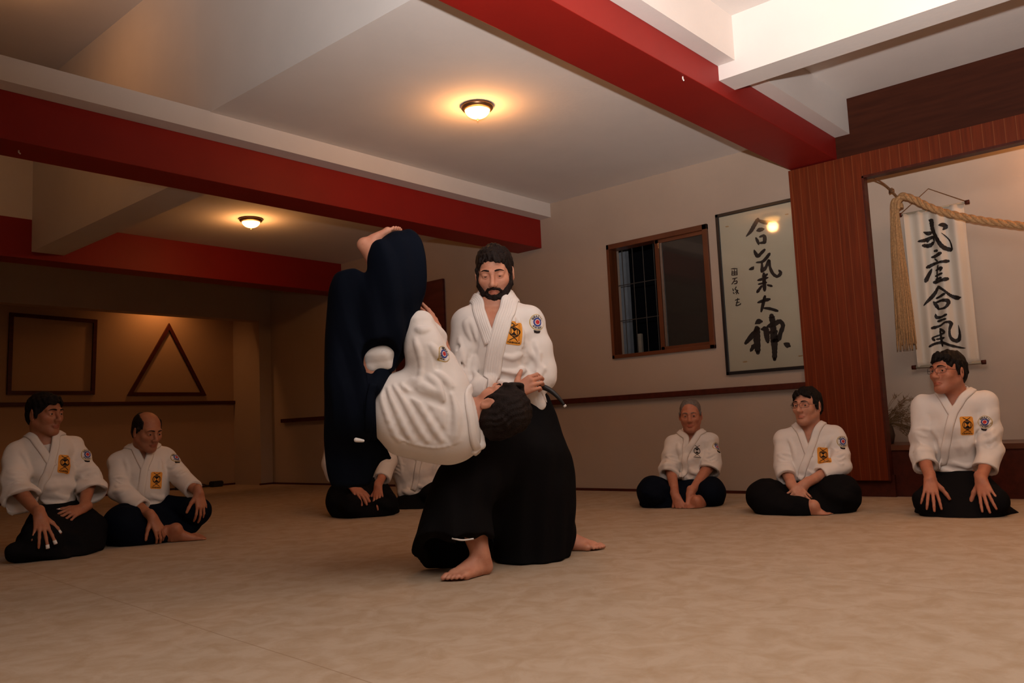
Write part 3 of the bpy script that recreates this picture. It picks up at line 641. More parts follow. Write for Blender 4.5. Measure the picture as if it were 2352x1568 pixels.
def face_parts(P, H, hair, brow_w=1.0, gaze=(0, 1, 0), glasses=False):
    s = H.s
    for q in (-1, 1):
        bm = bmesh.new(); bmesh.ops.create_uvsphere(bm, u_segments=24, v_segments=16, radius=.0121*s); V = np.array([v.co[:] for v in bm.verts])
        me = bpy.data.meshes.new('eye'); bm.to_mesh(me); bm.free(); c = H(q*.031, .0768, .001); g = H.R@nz(gaze)
        at = me.color_attributes.new('tint', 'FLOAT_COLOR', 'POINT'); d = V@g/np.linalg.norm(V, axis=1); col = np.ones((len(V), 4)); col[d > .82, :3] = (.07, .035, .02)
        at.data.foreach_set('color', col.astype(np.float32).ravel()); me.polygons.foreach_set('use_smooth', np.ones(len(me.polygons), bool)); me.materials.append(M['eye'])
        o = bpy.data.objects.new('eye', me); COL.objects.link(o); o.location = c; o.parent = P; o.matrix_parent_inverse = Matrix.Translation(P.location).inverted()
        bm = bmesh.new(); pts = [H(q*x, y, z) for x, y, z in ((.012, .0995, .0235), (.024, .0985, .0265), (.036, .091, .0265), (.050, .0795, .0195))]
        tube(bm, spline(pts, 4), [r*s*brow_w for r in np.interp(np.linspace(0, 1, 13), (0, .3, 1), (.0027, .0036, .0012))], 6)
        o = link('eyebrow', bm, hair, smooth=True); child(o, P)
    if glasses:
        bm = bmesh.new()
        for q in (-1, 1):
            ring = [H(q*(.033+.025*math.copysign(abs(math.cos(a))**.7, math.cos(a))), .112-9*max(0, .033+.025*math.cos(a)-.006)**2, .001+.0155*math.copysign(abs(math.sin(a))**.7, math.sin(a))) for a in [2*math.pi*k/28 for k in range(29)]]
            tube(bm, ring, .0011*s, 6, False); tube(bm, [H(q*.058, .0875, .006), H(q*.074, .070, .006), H(q*.082, .0, .004), H(q*.081, -.01, -.012)], .0013*s, 6)
        tube(bm, [H(-.009, .112, .003), H(0, .1165, .006), H(.009, .112, .003)], .0011*s, 6)
        child(link('glasses', bm, M['glasses'], smooth=True), P)
def hairdo(P, H, m, kind='short', vox=.004, name='hair'):
    S = Vol(vox); s = H.s
    E = lambda x, y, z, r, k=.01, op='+': S.ell(H(x, y, z), np.array(r)*s, H.R, k*s, op)
    E(0, -.014, .040, (.0795, .0985, .084))
    E(0, -.042, -.010, (.072, .069, .072), .02)
    for q in (-1, 1): S.rc(H(q*.076, .022, .02), H(q*.076, .020, -.020 if kind != 'bald' else 0), .008*s, .004*s, .012*s)
    hl = {'short': (.092, -.018, .074), 'fringe': (.095, -.022, .066), 'buzz': (.088, .0, .085), 'bald': (.1, .06, .1)}[kind]
    E(0, .108, hl[1], (.092, .082, hl[2]+.012), .010, '-')
    E(0, .050, -.085, (.10, .075, .070), .010, '-'); E(0, -.03, -.135, (.12, .12, .065), .02, '-')
    for q in (-1, 1): E(q*.092, .000, -.022, (.020, .019, .030), .006, '-'); E(q*.09, .045, -.03, (.03, .022, .05), .006, '-')
    if kind == 'bald': E(0, .040, .120, (.066, .115, .085), .01, '-')
    if kind in ('short', 'fringe'):
        rr = random.Random(int(H.o[0]*1000))
        for i in range(15):
            x = -.055+.11*i/14; z1 = .066-.004*(kind == 'fringe')+rr.uniform(-.008, .005)-abs(x)*.15; y1 = math.sqrt(max(0, 1-(x/.078)**2))*.089+.004
            S.rc(H(x*.9, y1-.020, .098-abs(x)*.35), H(x+rr.uniform(-.008, .008), y1, z1), .010*s, .0035*s, .006*s)
    S.grid(); a = np.array([H.R[:, 0]*170, H.R[:, 1]*150, H.R[:, 2]*60])
    amp = .0016 if kind in ('buzz', 'bald') else .0034
    S.apply(lambda Q: amp*np.sin(Q@a[0]+2*np.sin(Q@a[2]))*np.sin(Q@a[1]+1.7*np.sin(Q@a[0]*.3))+amp*.8*np.sin(Q@(a[0]+a[1])*.45+1))
    if kind in ('buzz',): S.D += .003
    V, F = S.mesh(); return to_obj(name, V, F, m, tuple(H.o), P)
def hand(S, w, dirv, back, thumb, sc=1.0, curl=(.25, .3, .35, .4), spread=.09, tcurl=.3, tout=.75, k=.004, tl=1.0):
    """thumb: +1 when the thumb leaves on the +x side of (dir, back)"""
    H = Fr(w, dirv, back, sc); s = sc
    C = lambda a, b, ra, rb, kk=k: S.rc(a, b, ra*s, rb*s, kk*s)
    C(H(0, -.03, 0), H(0, .012, 0), .026, .024, .015)
    kn = [(.029, .088, 0), (.0095, .093, .003), (-.0105, .089, .002), (-.028, .080, -.002)]
    for i, p in enumerate(kn):
        q = thumb; C(H(q*p[0]*.55, .008, -.002), H(q*p[0], p[1], p[2]), .0155, .0108-.0006*i, .012)
    L = [(.043, .026, .022), (.048, .030, .023), (.045, .028, .022), (.034, .021, .019)]; R = [.0092, .0095, .0090, .0080]
    tips = []
    for i, p in enumerate(kn):
        a = (1.5-i)*spread*thumb; c = curl[i] if hasattr(curl, '__len__') else curl; pos = H(thumb*p[0], p[1], p[2]); ang = c*.8
        for j, l in enumerate(L[i]):
            d = H.R@np.array((math.sin(a)*math.cos(ang), math.cos(a)*math.cos(ang), -math.sin(ang)))
            nx = pos+d*l*s; C(pos, nx, R[i]*(1-.1*j), R[i]*(.9-.1*j)); pos = nx; ang += c*(1.15 if j == 0 else .8)
        tips.append((pos, d))
    pos = H(thumb*.020, .020, -.006); a = tout
    for j, (l, r) in enumerate(((.046, .0155), (.034, .0115), (.028, .0100))):
        d = H.R@nz((thumb*math.sin(a), math.cos(a), -.25-.3*tcurl*j)); nx = pos+d*l*s*tl; C(pos, nx, r, r*.86, .006); pos = nx; a -= tcurl*.45
    tips.append((pos, d))
    return tips
def foot(S, ank, fwd, up, sc=1.0, side=1):
    """ank: the middle of the ankle; side=+1 puts the big toe on +x"""
    H = Fr(ank, fwd, up, sc); s = sc; C = lambda a, b, ra, rb, k=.02: S.rc(H(*a), H(*b), ra*s, rb*s, k*s)
    C((0, 0, .02), (0, -.022, -.045), .036, .030); C((0, -.02, -.05), (side*.008, .05, -.050), .028, .026, .03); C((0, .0, -.01), (side*.012, .09, -.048), .030, .020, .03)
    C((side*.012, .05, -.05), (side*.024, .128, -.058), .027, .019, .02); C((-side*.012, .03, -.055), (-side*.030, .105, -.062), .022, .015, .02); C((side*.02, .12, -.06), (-side*.025, .105, -.062), .018, .015, .015)
    for x, y, l, r in ((.026, .135, .040, .0125), (.006, .135, .036, .0092), (-.009, .130, .032, .0086), (-.022, .122, .028, .0080), (-.034, .112, .024, .0078)):
        C((side*x, y, -.061), (side*x*1.05, y+l*.6, -.059), r, r, .006); C((side*x*1.05, y+l*.6, -.059), (side*x*1.05, y+l, -.065), r*.95, r*.85, .004)
# ------------------------------------------------------------------ ribbons and patches laid on cloth
def ribbon(S, pts, width, name, m, P, thick=.006, off=.001, nu=8, n=8, grooves=0, wfn=None):
    pts = [np.array(p) for p in pts]; c = np.array(spline(pts, n)); c = S.proj(c, off); G = S.grad(c)
    for _ in range(3):
        c[1:-1] = c[1:-1]*.5+(c[:-2]+c[2:])*.25
    c = S.proj(c, off); G = S.grad(c); rows = []
    for i in range(len(c)):
        t = c[min(i+1, len(c)-1)]-c[max(i-1, 0)]; l = nz(np.cross(t, G[i])); wd = width*(wfn(i/(len(c)-1)) if wfn else 1)
        r = np.array([c[i]+l*wd*(k/nu-.5) for k in range(nu+1)]); r = S.proj(r, off, 5); r += S.grad(r)*(thick*np.sqrt(np.maximum(1-(np.abs(np.linspace(-1, 1, nu+1))**6), 0))+(.0007*np.cos(np.linspace(0, 2*math.pi*grooves, nu+1)) if grooves else 0))[:, None]; rows.append(r)
    bm = bmesh.new(); g = [[bm.verts.new(p) for p in r] for r in rows]
    for a, b in zip(g, g[1:]):
        for k in range(nu): bm.faces.new((a[k], a[k+1], b[k+1], b[k]))
    me_o = link(name, bm, m, smooth=True)
    at = me_o.data.color_attributes.new('tint', 'FLOAT_COLOR', 'POINT'); at.data.foreach_set('color', np.ones(len(me_o.data.vertices)*4, np.float32))
    so = me_o.modifiers.new('thickness', 'SOLIDIFY'); so.thickness = thick*.8; so.offset = 0
    child(me_o, P)
    return me_o, c
class Patch:
    """maps flat (u, v) drawings onto a volume's surface"""
    def __init__(s, S, c, U, V, size): s.S = S; s.c = S.proj(c)[0]; n = S.grad(s.c, .03)[0]; s.n = n; s.U = nz(np.array(U)-n*(np.array(U)@n)); s.V = nz(np.array(V)-n*(np.array(V)@n)-s.U*(np.array(V)@s.U)); s.k = size
    def m(s, uv, off):
        uv = np.atleast_2d(uv)*s.k; P = s.c+uv[:, :1]*s.U+uv[:, 1:]*s.V+s.n*.055; t = np.zeros(len(P))
        for _ in range(40): t = np.minimum(t+np.maximum(s.S.samp(P-s.n*t[:, None]), -.01)*.7, .085)
        return P-s.n*(t-off)[:, None]
    def fill(s, outline, off, name, mt, parent, base=None, n=10):
        """outline: closed star-shaped polygon; rings from centre to rim"""
        o = np.array(outline, float); c = o.mean(0); bm = bmesh.new(); rings = []
        for j in range(1, n+1): rings.append([bm.verts.new(p) for p in s.m(c+(o-c)*j/n, off)])
        ct = bm.verts.new(s.m(c, off)[0]); L_ = len(o)
        for k in range(L_): bm.faces.new((ct, rings[0][k], rings[0][(k+1) % L_]))
        for a, b in zip(rings, rings[1:]):
            for k in range(L_): bm.faces.new((a[k], b[k], b[(k+1) % L_], a[(k+1) % L_]))
        rim = [bm.verts.new(p) for p in s.m(o, off-.004)]
        for k in range(L_): bm.faces.new((rings[-1][k], rim[k], rim[(k+1) % L_], rings[-1][(k+1) % L_]))
        bmesh.ops.recalc_face_normals(bm, faces=bm.faces[:]); ob = link(name, bm, mt, smooth=False); return s.own(ob, parent, base)
    def own(s, ob, parent, base):
        ob.parent = parent; ob.matrix_parent_inverse = Matrix.Translation(parent.location).inverted(); return ob
    def lines(s, L, wd, off, name, mt, parent, base=None, solids=()):
        bm = bmesh.new()
        for l in L:
            q = []
            for a, b in zip(l, l[1:]):
                nn = max(1, int(np.hypot(b[0]-a[0], b[1]-a[1])/.06)); q += [(a[0]+(b[0]-a[0])*k/nn, a[1]+(b[1]-a[1])*k/nn) for k in range(nn)]
            q.append(l[-1]); q = np.array(q); prev = None
            for i in range(len(q)):
                t = q[min(i+1, len(q)-1)]-q[max(i-1, 0)]; t = t/(np.linalg.norm(t)+1e-9); nr = np.array((-t[1], t[0]))*wd/2
                a, b = [bm.verts.new(p) for p in s.m(np.array([q[i]+nr, q[i]-nr]), off)]
                if prev: bm.faces.new((prev[0], a, b, prev[1]))
                prev = (a, b)
        for poly in solids:
            poly = np.array(poly, float); n = 8; a, b, c = poly; vs = {}
            for i in range(n+1):
                for j in range(n+1-i): vs[i, j] = bm.verts.new(s.m(a+(b-a)*i/n+(c-a)*j/n, off)[0])
            for i in range(n):
                for j in range(n-i):
                    bm.faces.new((vs[i, j], vs[i+1, j], vs[i, j+1]))
                    if j < n-i-1: bm.faces.new((vs[i+1, j], vs[i+1, j+1], vs[i, j+1]))
        bmesh.ops.recalc_face_normals(bm, faces=bm.faces[:])
        return s.own(link(name, bm, mt), parent, base)
GL = {'A': [[(0,0),(.5,1),(1,0)],[(.2,.4),(.8,.4)]], 'B': [[(0,0),(0,1),(.8,.9),(.8,.6),(0,.5),(.9,.4),(.9,.1),(0,0)]], 'D': [[(0,0),(0,1),(.7,.9),(1,.5),(.7,.1),(0,0)]], 'E': [[(1,1),(0,1),(0,0),(1,0)],[(0,.5),(.8,.5)]], 'F': [[(1,1),(0,1),(0,0)],[(0,.5),(.8,.5)]], 'G': [[(1,.8),(.6,1),(0,.7),(0,.3),(.5,0),(1,.2),(1,.5),(.6,.5)]],
 'H': [[(0,0),(0,1)],[(1,0),(1,1)],[(0,.5),(1,.5)]], 'I': [[(.5,0),(.5,1)]], 'K': [[(0,0),(0,1)],[(1,1),(0,.5),(1,0)]], 'L': [[(0,1),(0,0),(1,0)]], 'M': [[(0,0),(0,1),(.5,.4),(1,1),(1,0)]], 'N': [[(0,0),(0,1),(1,0),(1,1)]], 'O': [[(.5,0),(0,.3),(0,.7),(.5,1),(1,.7),(1,.3),(.5,0)]], 'R': [[(0,0),(0,1),(.9,.9),(.9,.6),(0,.5),(1,0)]], 'S': [[(1,.85),(.5,1),(0,.8),(.2,.55),(.9,.4),(.9,.1),(.4,0),(0,.15)]], 'T': [[(0,1),(1,1)],[(.5,1),(.5,0)]], 'U': [[(0,1),(0,.2),(.5,0),(1,.2),(1,1)]], 'Z': [[(0,1),(1,1),(0,0),(1,0)]]}
def word(t, x0, y0, wd, h, gap=.25):
    n = len(t); cw = wd/(n+(n-1)*gap); return [[(x0+i*cw*(1+gap)+p[0]*cw, y0+p[1]*h) for p in l] for i, ch in enumerate(t) for l in GL.get(ch, [])]
def arcword(t, r0, r1, a0, a1, flip=False):
    out = []; n = len(t); st = (a1-a0)/n
    for i, ch in enumerate(t):
        for l in GL.get(ch, []):
            q = []
            for x, y in l:
                a = a0+st*(i+.12+.76*x); r = r0+(r1-r0)*(1-y if flip else y); q.append((r*math.cos(a), r*math.sin(a)))
            out.append(q)
    return out
def circ(r, n=36, cx=0, cy=0, ry=None): return [(cx+r*math.cos(2*math.pi*k/n), cy+(ry or r)*math.sin(2*math.pi*k/n)) for k in range(n)]
def rrect(a, b, r, n=5): return [(sx*(a-r)+r*math.cos(q), sy*(b-r)+r*math.sin(q)) for sx, sy, q0 in ((1, 1, 0), (-1, 1, 90), (-1, -1, 180), (1, -1, 270)) for q in [math.radians(q0+90*k/n) for k in range(n+1)]]
def densify(o, d=.12):
    out = []
    for a, b in zip(o, o[1:]+o[:1]):
        n = max(1, int(math.hypot(b[0]-a[0], b[1]-a[1])/d)); out += [(a[0]+(b[0]-a[0])*k/n, a[1]+(b[1]-a[1])*k/n) for k in range(n)]
    return out
def chest_patch(S, P, c, U, V, h=.105, orange=True, text=True):
    Q = Patch(S, c, U, V, h/2); o = P
    if orange: o = Q.fill(densify(rrect(.66, 1.0, .2)), .0025, 'chest_patch', M['orange'], P); o['label'] = 'orange patch with black emblem'
    arc = lambda cx, cy, r, a0, a1: [(cx+r*math.cos(math.radians(a)), cy+r*math.sin(math.radians(a))) for a in np.linspace(a0, a1, 14)]
    y = .12; L = []
    for q in (-1, 1):
        L.append([(q*-.38, .86+y*.3), (q*0, .55+y)] + [(q*x, z) for x, z in arc(0, y, .46, 68, -68)] + [(q*0, y-.55), (q*-.40, -.70)])
        L.append([(q*.30, y+.30), (q*.30, y-.30)])
    L += [[(-.32, y+.32), (.32, y+.32)], [(-.32, y-.32), (.32, y-.32)], [(-.2, y+.43), (.2, y+.43)], [(-.2, y-.43), (.2, y-.43)]]
    e = Q.lines(L, .065, .0036 if orange else .002, 'emblem', M['thread'], o, P, solids=[((-.28, y+.31), (.28, y+.31), (0, y)), ((-.28, y-.31), (.28, y-.31), (0, y))])
    if text: Q.lines(word('FUKUSHIDOIN' if False else 'FUKUSHIDOIN', -.5, -.90, 1.0, .13), .035, .0036, 'lettering', M['thread'], o, P)
def sleeve_patch(S, P, c, U, V, r=.042, text=True, tab=True):
    Q = Patch(S, c, U, V, r); o = Q.fill(circ(1, 40), .0022, 'sleeve_patch', M['gold'], P); o['label'] = 'round patch with blue and red centre'
    Q.fill(circ(.92, 40), .0029, 'white_ring', M['whitet'], o, P, 6); Q.fill(circ(.55, 30, 0, 0), .0036, 'blue_ring', M['blue'], o, P, 6)
    Q.fill(circ(.36, 24), .0042, 'inner_ring', M['whitet'], o, P, 5); Q.fill(circ(.27, 20), .0048, 'red_centre', M['redt'], o, P, 4)
    if text:
        Q.lines(arcword('BRAZIL', .60, .86, math.radians(160), math.radians(20)), .065, .0040, 'lettering', M['thread'], o, P)
        Q.lines(arcword('AIKIKAI', .60, .86, math.radians(220), math.radians(320), True), .065, .0040, 'lettering', M['thread'], o, P)
    if tab: Q.fill(densify([(-.45, -1.02), (-.35, -1.32), (0, -1.38), (.35, -1.32), (.45, -1.02), (0, -1.1)], .1), .0026, 'tab', M['thread'], o, P, 5)
# ------------------------------------------------------------------ people
class Man:
    """frame of one person: a floor point, r = to the right seen from the room's camera side, d = away from it"""
    def __init__(s, px, py, label, D0=None):
        if D0 is None:
            q = ray_plane(px, py, 2, 0); s.base = Vector((q.x, q.y, 0))
        else:
            d = FW+RT*((px-1176)/FPX)-UP*((py-784)/FPX); h = Vector((d.x, d.y, 0)).normalized(); s.base = Vector((h.x*D0, h.y*D0, 0))
        s.D0 = s.base.length; s.d = s.base/s.D0; s.r = Vector((s.d.y, -s.d.x, 0)); s.label = label
        s.dn, s.rn, s.zn = np.array(s.d), np.array(s.r), np.array((0, 0, 1.))
    def __call__(s, px, py, dd=0.):
        q = FW+RT*((px-1176)/FPX)-UP*((py-784)/FPX); t = (s.D0+dd)/q.dot(s.d); return np.array(CAM+q*t)
    def v(s, r, d, z): return s.rn*r+s.dn*d+s.zn*z
    def rows(s, L):
        """(py, px left, px right, dd, half depth) -> loft rows along z"""
        out = []
        for py, xl, xr, dd, dh in L:
            a, b = s(xl, py, dd)-np.array(s.base), s(xr, py, dd)-np.array(s.base); c = (a+b)/2; out.append((c[2], c@s.rn, dd, (b-a)@s.rn/2, dh))
        return out
    def vloft(s, S, L, k=.02, op='+', pw=2.2, rd=.02): return S.loft(np.array(s.base), s.zn, s.rn, s.dn, s.rows(L), k, op, pw, rd)
    def hloft(s, S, L, k=.02, op='+', pw=2.2, rd=.02):
        """(px, py top, py bottom, dd, half depth) -> loft rows along r"""
        out = []
        for px, yt, yb, dd, dh in L:
            a, b = s(px, yt, dd)-np.array(s.base), s(px, yb, dd)-np.array(s.base); c = (a+b)/2; out.append((c@s.rn, c[2], dd, (a-b)[2]/2, dh))
        return S.loft(np.array(s.base), s.rn, s.zn, s.dn, out, k, op, pw, rd)
    def root(s, V, F, m, tint): 
        o = to_obj('person', V, F, m, tuple(s.base), None, tint); o['label'] = s.label; o['category'] = 'person'; s.P = o; return o
    def hframe(s, px, py, dd, yaw, pitch, roll=0, sc=1.0):
        y, p = math.radians(yaw), math.radians(pitch); f = s.v(-math.sin(y)*math.cos(p), -math.cos(y)*math.cos(p), -math.sin(p)); H = Fr(s(px, py, dd), f, s.zn, sc)
        if roll: R = H.rot('y', math.radians(roll)); H.R = R; H.x, H.y, H.z = R[:, 0], R[:, 1], R[:, 2]
        return H
def vcut(m, S, a, v, b, f, k=.004):
    """open a V neckline: a, b on the shoulders, v the crossing, f the way the chest faces"""
    f = nz(f); a, v, b = [np.array(q) for q in (a, v, b)]; up = nz((a+b)/2-v); n1 = np.cross(v-a, f); n2 = np.cross(b-v, f)
    c = (a+b)/2
    if n1@(c-v) > 0: n1 = -n1
    if n2@(c-v) > 0: n2 = -n2
    lo = np.minimum(np.minimum(a, b), v)-.12; hi = np.maximum(np.maximum(a, b), v)+.12
    S.planes([(a, n1), (b, n2), ((a+b)/2-f*.085, -f), ((a+b)/2+up*.05, up)], lo, hi, k)
def sleeve(S, sh, el, cu, r, k=.014, hollow=True, flat=None):
    sh, el, cu = [np.array(q) for q in (sh, el, cu)]
    S.rc(sh, el, r[0], r[1], k, '+', flat); S.cc(el, cu, r[1], r[2], k*.6, '+', flat)
    if hollow:
        u = nz(cu-el); S.cut.append((cu-u*.045, cu+u*.02, r[2]-.032, r[2]-.014, flat))
def creases(m, S, F0, L):
    """raised (+) and sunken (-) folds laid on the surface F0: (points, radius, blend, op)"""
    for pts, r, k, op in L:
        q = np.array(spline([m(*p) for p in pts], 4)); q = F0.proj(q, -r*.45 if op == '+' else r*.45); n = len(q)
        for i in range(n-1):
            a, b = [r*(.35+.65*math.sin(math.pi*min(max(j/(n-1), .08), .92))) for j in (i, i+1)]; S.rc(q[i], q[i+1], a, b, k, op)
def hollows(S):
    for a, b, ra, rb, fl in S.cut: S.cc(a, b, ra, rb, .002, '-', fl)
FOLD = [((0, .3, 1), 9, .8), ((1, 0, .5), 7, .6), ((.3, 1, -.4), 12, .5)]
def seated(M_, cfg):
    m = M_; c = cfg; vx = c.get('vox', .0045); H = m.hframe(*c['head'])
    T = c['torso']; f = m.v(-math.sin(math.radians(c.get('tyaw', 0))), -math.cos(math.radians(c.get('tyaw', 0))), .25)
    K = Vol(vx*1.25)
    for q in c['hak']:
        if q[0] == 'L': m.vloft(K, q[1], q[2] if len(q) > 2 else .05, pw=2.3, rd=.03)
        elif q[0] == 'H': m.hloft(K, q[1], q[2] if len(q) > 2 else .05, pw=2.3, rd=.03)
        elif q[0] == 'E': K.ell(m(*q[1]), q[2], np.stack((m.rn, m.dn, m.zn), 1), .05)
        else: K.rc(m(*q[0]), m(*q[1]), q[2], q[3], .05)
    K.mod(fold([((1, .3, .2), 7, 1), ((.3, 1, .6), 9, .7), ((.2, -.4, 1), 11, .6)], .007, c['seed']+9)); K.grid(floor=.001); KV = K.mesh()
    B = Vol(vx); head(B, H, c.get('open', 1.)); nb = m(*c['neck'])
    B.rc(H(0, -.022, -.055), nb, .059*H.s, .063, .03); B.rc(nb, m(*c['sh'][0]), .055, .05, .05); B.rc(nb, m(*c['sh'][1]), .055, .05, .05)
    m.vloft(B, [(y, a+(b-a)*.09, b-(b-a)*.09, dd, dh-.022) for y, a, b, dd, dh in T], .03)
    J = Vol(vx*1.15); m.vloft(J, T, .03)
    J.rc(nb+m.v(0, .025, .035), nb-m.zn*.06, .074, .085, .03)
    for q in (0, 1): J.rc(nb-m.zn*.01, m(*c['sh'][q]), .062, .07, .06)
    tips = []
    for q in (0, 1):
        sh, el, wr = m(*c['sh'][q]), m(*c['el'][q]), m(*c['wr'][q]); cu = m(*c['cuff'][q]) if c['cuff'][q] else el+(wr-el)*.35
        h = c['hand'][q]; hd = nz(m.v(*h[0])); bk = nz(m.v(*h[1]))
        if c.get('rest', (1, 1))[q]:                                    # lay the palm on the cloth below it
            to = -(-m.dn*.8+m.zn*.6)
            for _ in range(12):
                mid = wr+hd*.06
                e = min(K.samp(wr)[0]-.024, K.samp(mid)[0]-.017)
                if abs(e) < .001: break
                wr = wr+to*np.clip(e, -.03, .02)*.8
            tip = K.proj(wr+hd*.16, .011)[0]; hd = nz(tip-wr+hd*.04); bk = nz(bk*.4+K.grad(wr+hd*.08)[0])
        t_ = np.clip((cu-el)@(wr-el)/((wr-el)@(wr-el)), .1, .8); cu = cu*.5+(el+(wr-el)*t_)*.5
        B.rc(sh, el, .048, .043, .02); B.rc(el, wr, .043, .026, .02)
        sleeve(J, sh, el, cu, c['rs'][q])
        tips.append(hand(B, wr, hd, bk, h[2], h[3] if len(h) > 3 else 1.0, **(h[4] if len(h) > 4 else {})))
    for ft in c.get('feet', []): foot(B, m(*ft[0]), m.v(*ft[1]), m.v(*ft[2]), ft[3], ft[4]); B.rc(m(*ft[0])+m.zn*.01, m(*ft[5]), .034, .05, .02)
    for l in c.get('legs', []): B.rc(m(*l[0]), m(*l[1]), l[2], l[3], .05)
    a, vv, b = [m(*q) for q in c['V']]
    B.grid(floor=.002); V, F = B.mesh(); P = m.root(V, F, M[c['skin']], lips_tint(H, c.get('stub', .3)))
    F0 = J.clone(); F0.grid(); (y0, xa, xb, d0, h0), (y1, xc, xd, d1, h1) = T[-3], T[-1]; w_ = xd-xc; fr = -.12
    LR = [([(xa+6, y0-25, d0+fr), (xa+.18*w_, y0, d0+fr), (xa+.22*w_, y0+22, d0+fr)], .006, .018, '+'), ([(xb-6, y0-28, d0+fr), (xb-.16*w_, y0-4, d0+fr), (xb-.24*w_, y0+24, d0+fr)], .006, .018, '+')]
    for q_ in range(3): LR.append(([(xc+(.08+.2*q_)*w_, y1-14-7*q_, d1+fr), (xc+(.3+.2*q_)*w_, y1-8-5*q_, d1+fr), (xc+(.55+.15*q_)*w_, y1-14-4*q_, d1+fr)], .006, .018, '+-+'[q_]))
    for q in (0, 1):
        (ex, ey, ed), (sx, sy, sd_), cf = c['el'][q], c['sh'][q], c['cuff'][q] or c['el'][q]; sg = 1 if q else -1
        for t_ in (.45, .62, .8, .95): LR.append(([(sx+(ex-sx)*t_-16, sy+(ey-sy)*t_+5*sg*(-1)**int(t_*20), sd_+(ed-sd_)*t_-.07), (sx+(ex-sx)*t_, sy+(ey-sy)*t_+2, sd_+(ed-sd_)*t_-.09), (sx+(ex-sx)*t_+16, sy+(ey-sy)*t_-7*sg, sd_+(ed-sd_)*t_-.07)], .0055, .012, '+'))
    creases(m, J, F0, LR)
    J.mod(fold(FOLD, c.get('fold', .008), c['seed'])); full = J.clone(); full.grid()
    vcut(m, J, a, vv, b, f); J.rc(nb+m.v(0, .01, .12), nb-m.zn*.02, .054*H.s, .060, .004, '-'); hollows(J); J.grid(); V, F = J.mesh()
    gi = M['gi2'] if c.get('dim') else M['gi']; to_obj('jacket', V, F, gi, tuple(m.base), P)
    # lapels: the one on the wearer's left lies on top
    back = nb+m.v(0, .09, .045); sa, sb = nz(a-nb), nz(b-nb)
    low = m(*c['Lend']); rib = c.get('rib', .042)
    ribbon(full, [back, nb+m.v(.072, .02, .035), b, b*.5+vv*.5+f*0, vv, vv*.45+low*.55, low], rib, 'lapel', gi, P, .007)
    ribbon(full, [back, nb+m.v(-.072, .02, .035), a, a*.5+vv*.5, vv+(vv-a)*.12], rib, 'lapel', gi, P, .005)
    if c.get('under'):
        U = Vol(vx*1.2); m.vloft(U, [(y, a_+(b_-a_)*.06, b_-(b_-a_)*.06, dd, dh-.014) for y, a_, b_, dd, dh in T], .03); U.ell(nb+m.v(0, -.02, .03), (.085, .085, .06), None, .01, '-'); U.grid(); V, F = U.mesh(); to_obj('undershirt', V, F, gi, tuple(m.base), P)
    to_obj('hakama', *KV, M[c.get('cloth', 'hak')], tuple(m.base), P)
    face_parts(P, H, M[c['brow']], c.get('bw', 1.), c.get('gaze', (0, 1, 0)), c.get('glasses', False)); hairdo(P, H, M[c['hairm']], c.get('hair', 'short'))
    U_, V_ = m.rn, m.zn
    if c.get('patch'): chest_patch(J, P, m(*c['patch'][0]), m.v(1, c['patch'][2] if len(c['patch']) > 2 else 0, -.05), m.v(0, 0, 1), c['patch'][1], c.get('orange', True))
    if c.get('spatch'): sleeve_patch(J, P, m(*c['spatch'][0]), m.v(.9, .4, -.2), m.v(.1, 0, 1), c['spatch'][1])
    for q, fi in c.get('tape', []):
        pos, d = tips[q][fi]; bm = bmesh.new(); tube(bm, [pos-d*.019, pos+d*.002], .0096, 14); child(link('finger_tape', bm, M['tape'], smooth=True), P)
    return m, P, J, B
PEOPLE = {}
down = (0, -.75, -.5)
# far right, kneeling, glasses
PEOPLE['g'] = (Man(2215, 1190, 'kneeling man with glasses beneath the hanging scroll, hands spread on both thighs'), dict(
  seed=1, skin='skinC', stub=.25, brow='hairK', hairm='hairK', hair='fringe', glasses=True, gaze=(-.25, 1, .05), bw=1.1,
  head=(2178, 854, .30, 38, -4, 0, 1.06), neck=(2198, 922, .36), sh=((2122, 935, .36), (2262, 925, .36)), tyaw=5,
  torso=[(898, 2168, 2222, .36, .06), (918, 2138, 2248, .36, .09), (960, 2124, 2260, .37, .13), (1010, 2134, 2252, .38, .135), (1050, 2140, 2252, .40, .13), (1088, 2140, 2250, .42, .135)],
  el=((2117, 1035, .30), (2275, 1030, .30)), cuff=((2129, 1078, .24), (2262, 1086, .24)), wr=((2139, 1116, .17), (2254, 1116, .17)), rs=((.070, .064, .070), (.070, .066, .066)),
  hand=(((.0, -.62, -.60), (0, -.5, .8), -1, 1.05, dict(curl=(.12, .15, .2, .25), spread=.16, tout=.9)), ((.12, -.62, -.60), (0, -.5, .8), 1, 1.05, dict(curl=(.12, .15, .2, .25), spread=.14, tout=.9))),
  V=((2166, 914, .26), (2188, 952, .235), (2214, 908, .26)), Lend=(2160, 1080, .27), patch=((2222, 978, .24), .105), spatch=((2262, 965, .25), .036),
  hak=[('L', [(1075, 2140, 2252, .42, .14), (1120, 2122, 2275, .36, .22), (1165, 2105, 2310, .33, .30), (1190, 2098, 2335, .33, .36)]), ((2130, 1150, .10), (2180, 1120, .5), .075, .10), ((2285, 1152, .10), (2240, 1120, .5), .075, .10), ((2290, 1170, .2), (2338, 1184, .3), .045, .02)],
  legs=[((2190, 1090, .45), (2140, 1150, .15), .09, .06), ((2210, 1090, .45), (2280, 1150, .15), .09, .06)]))
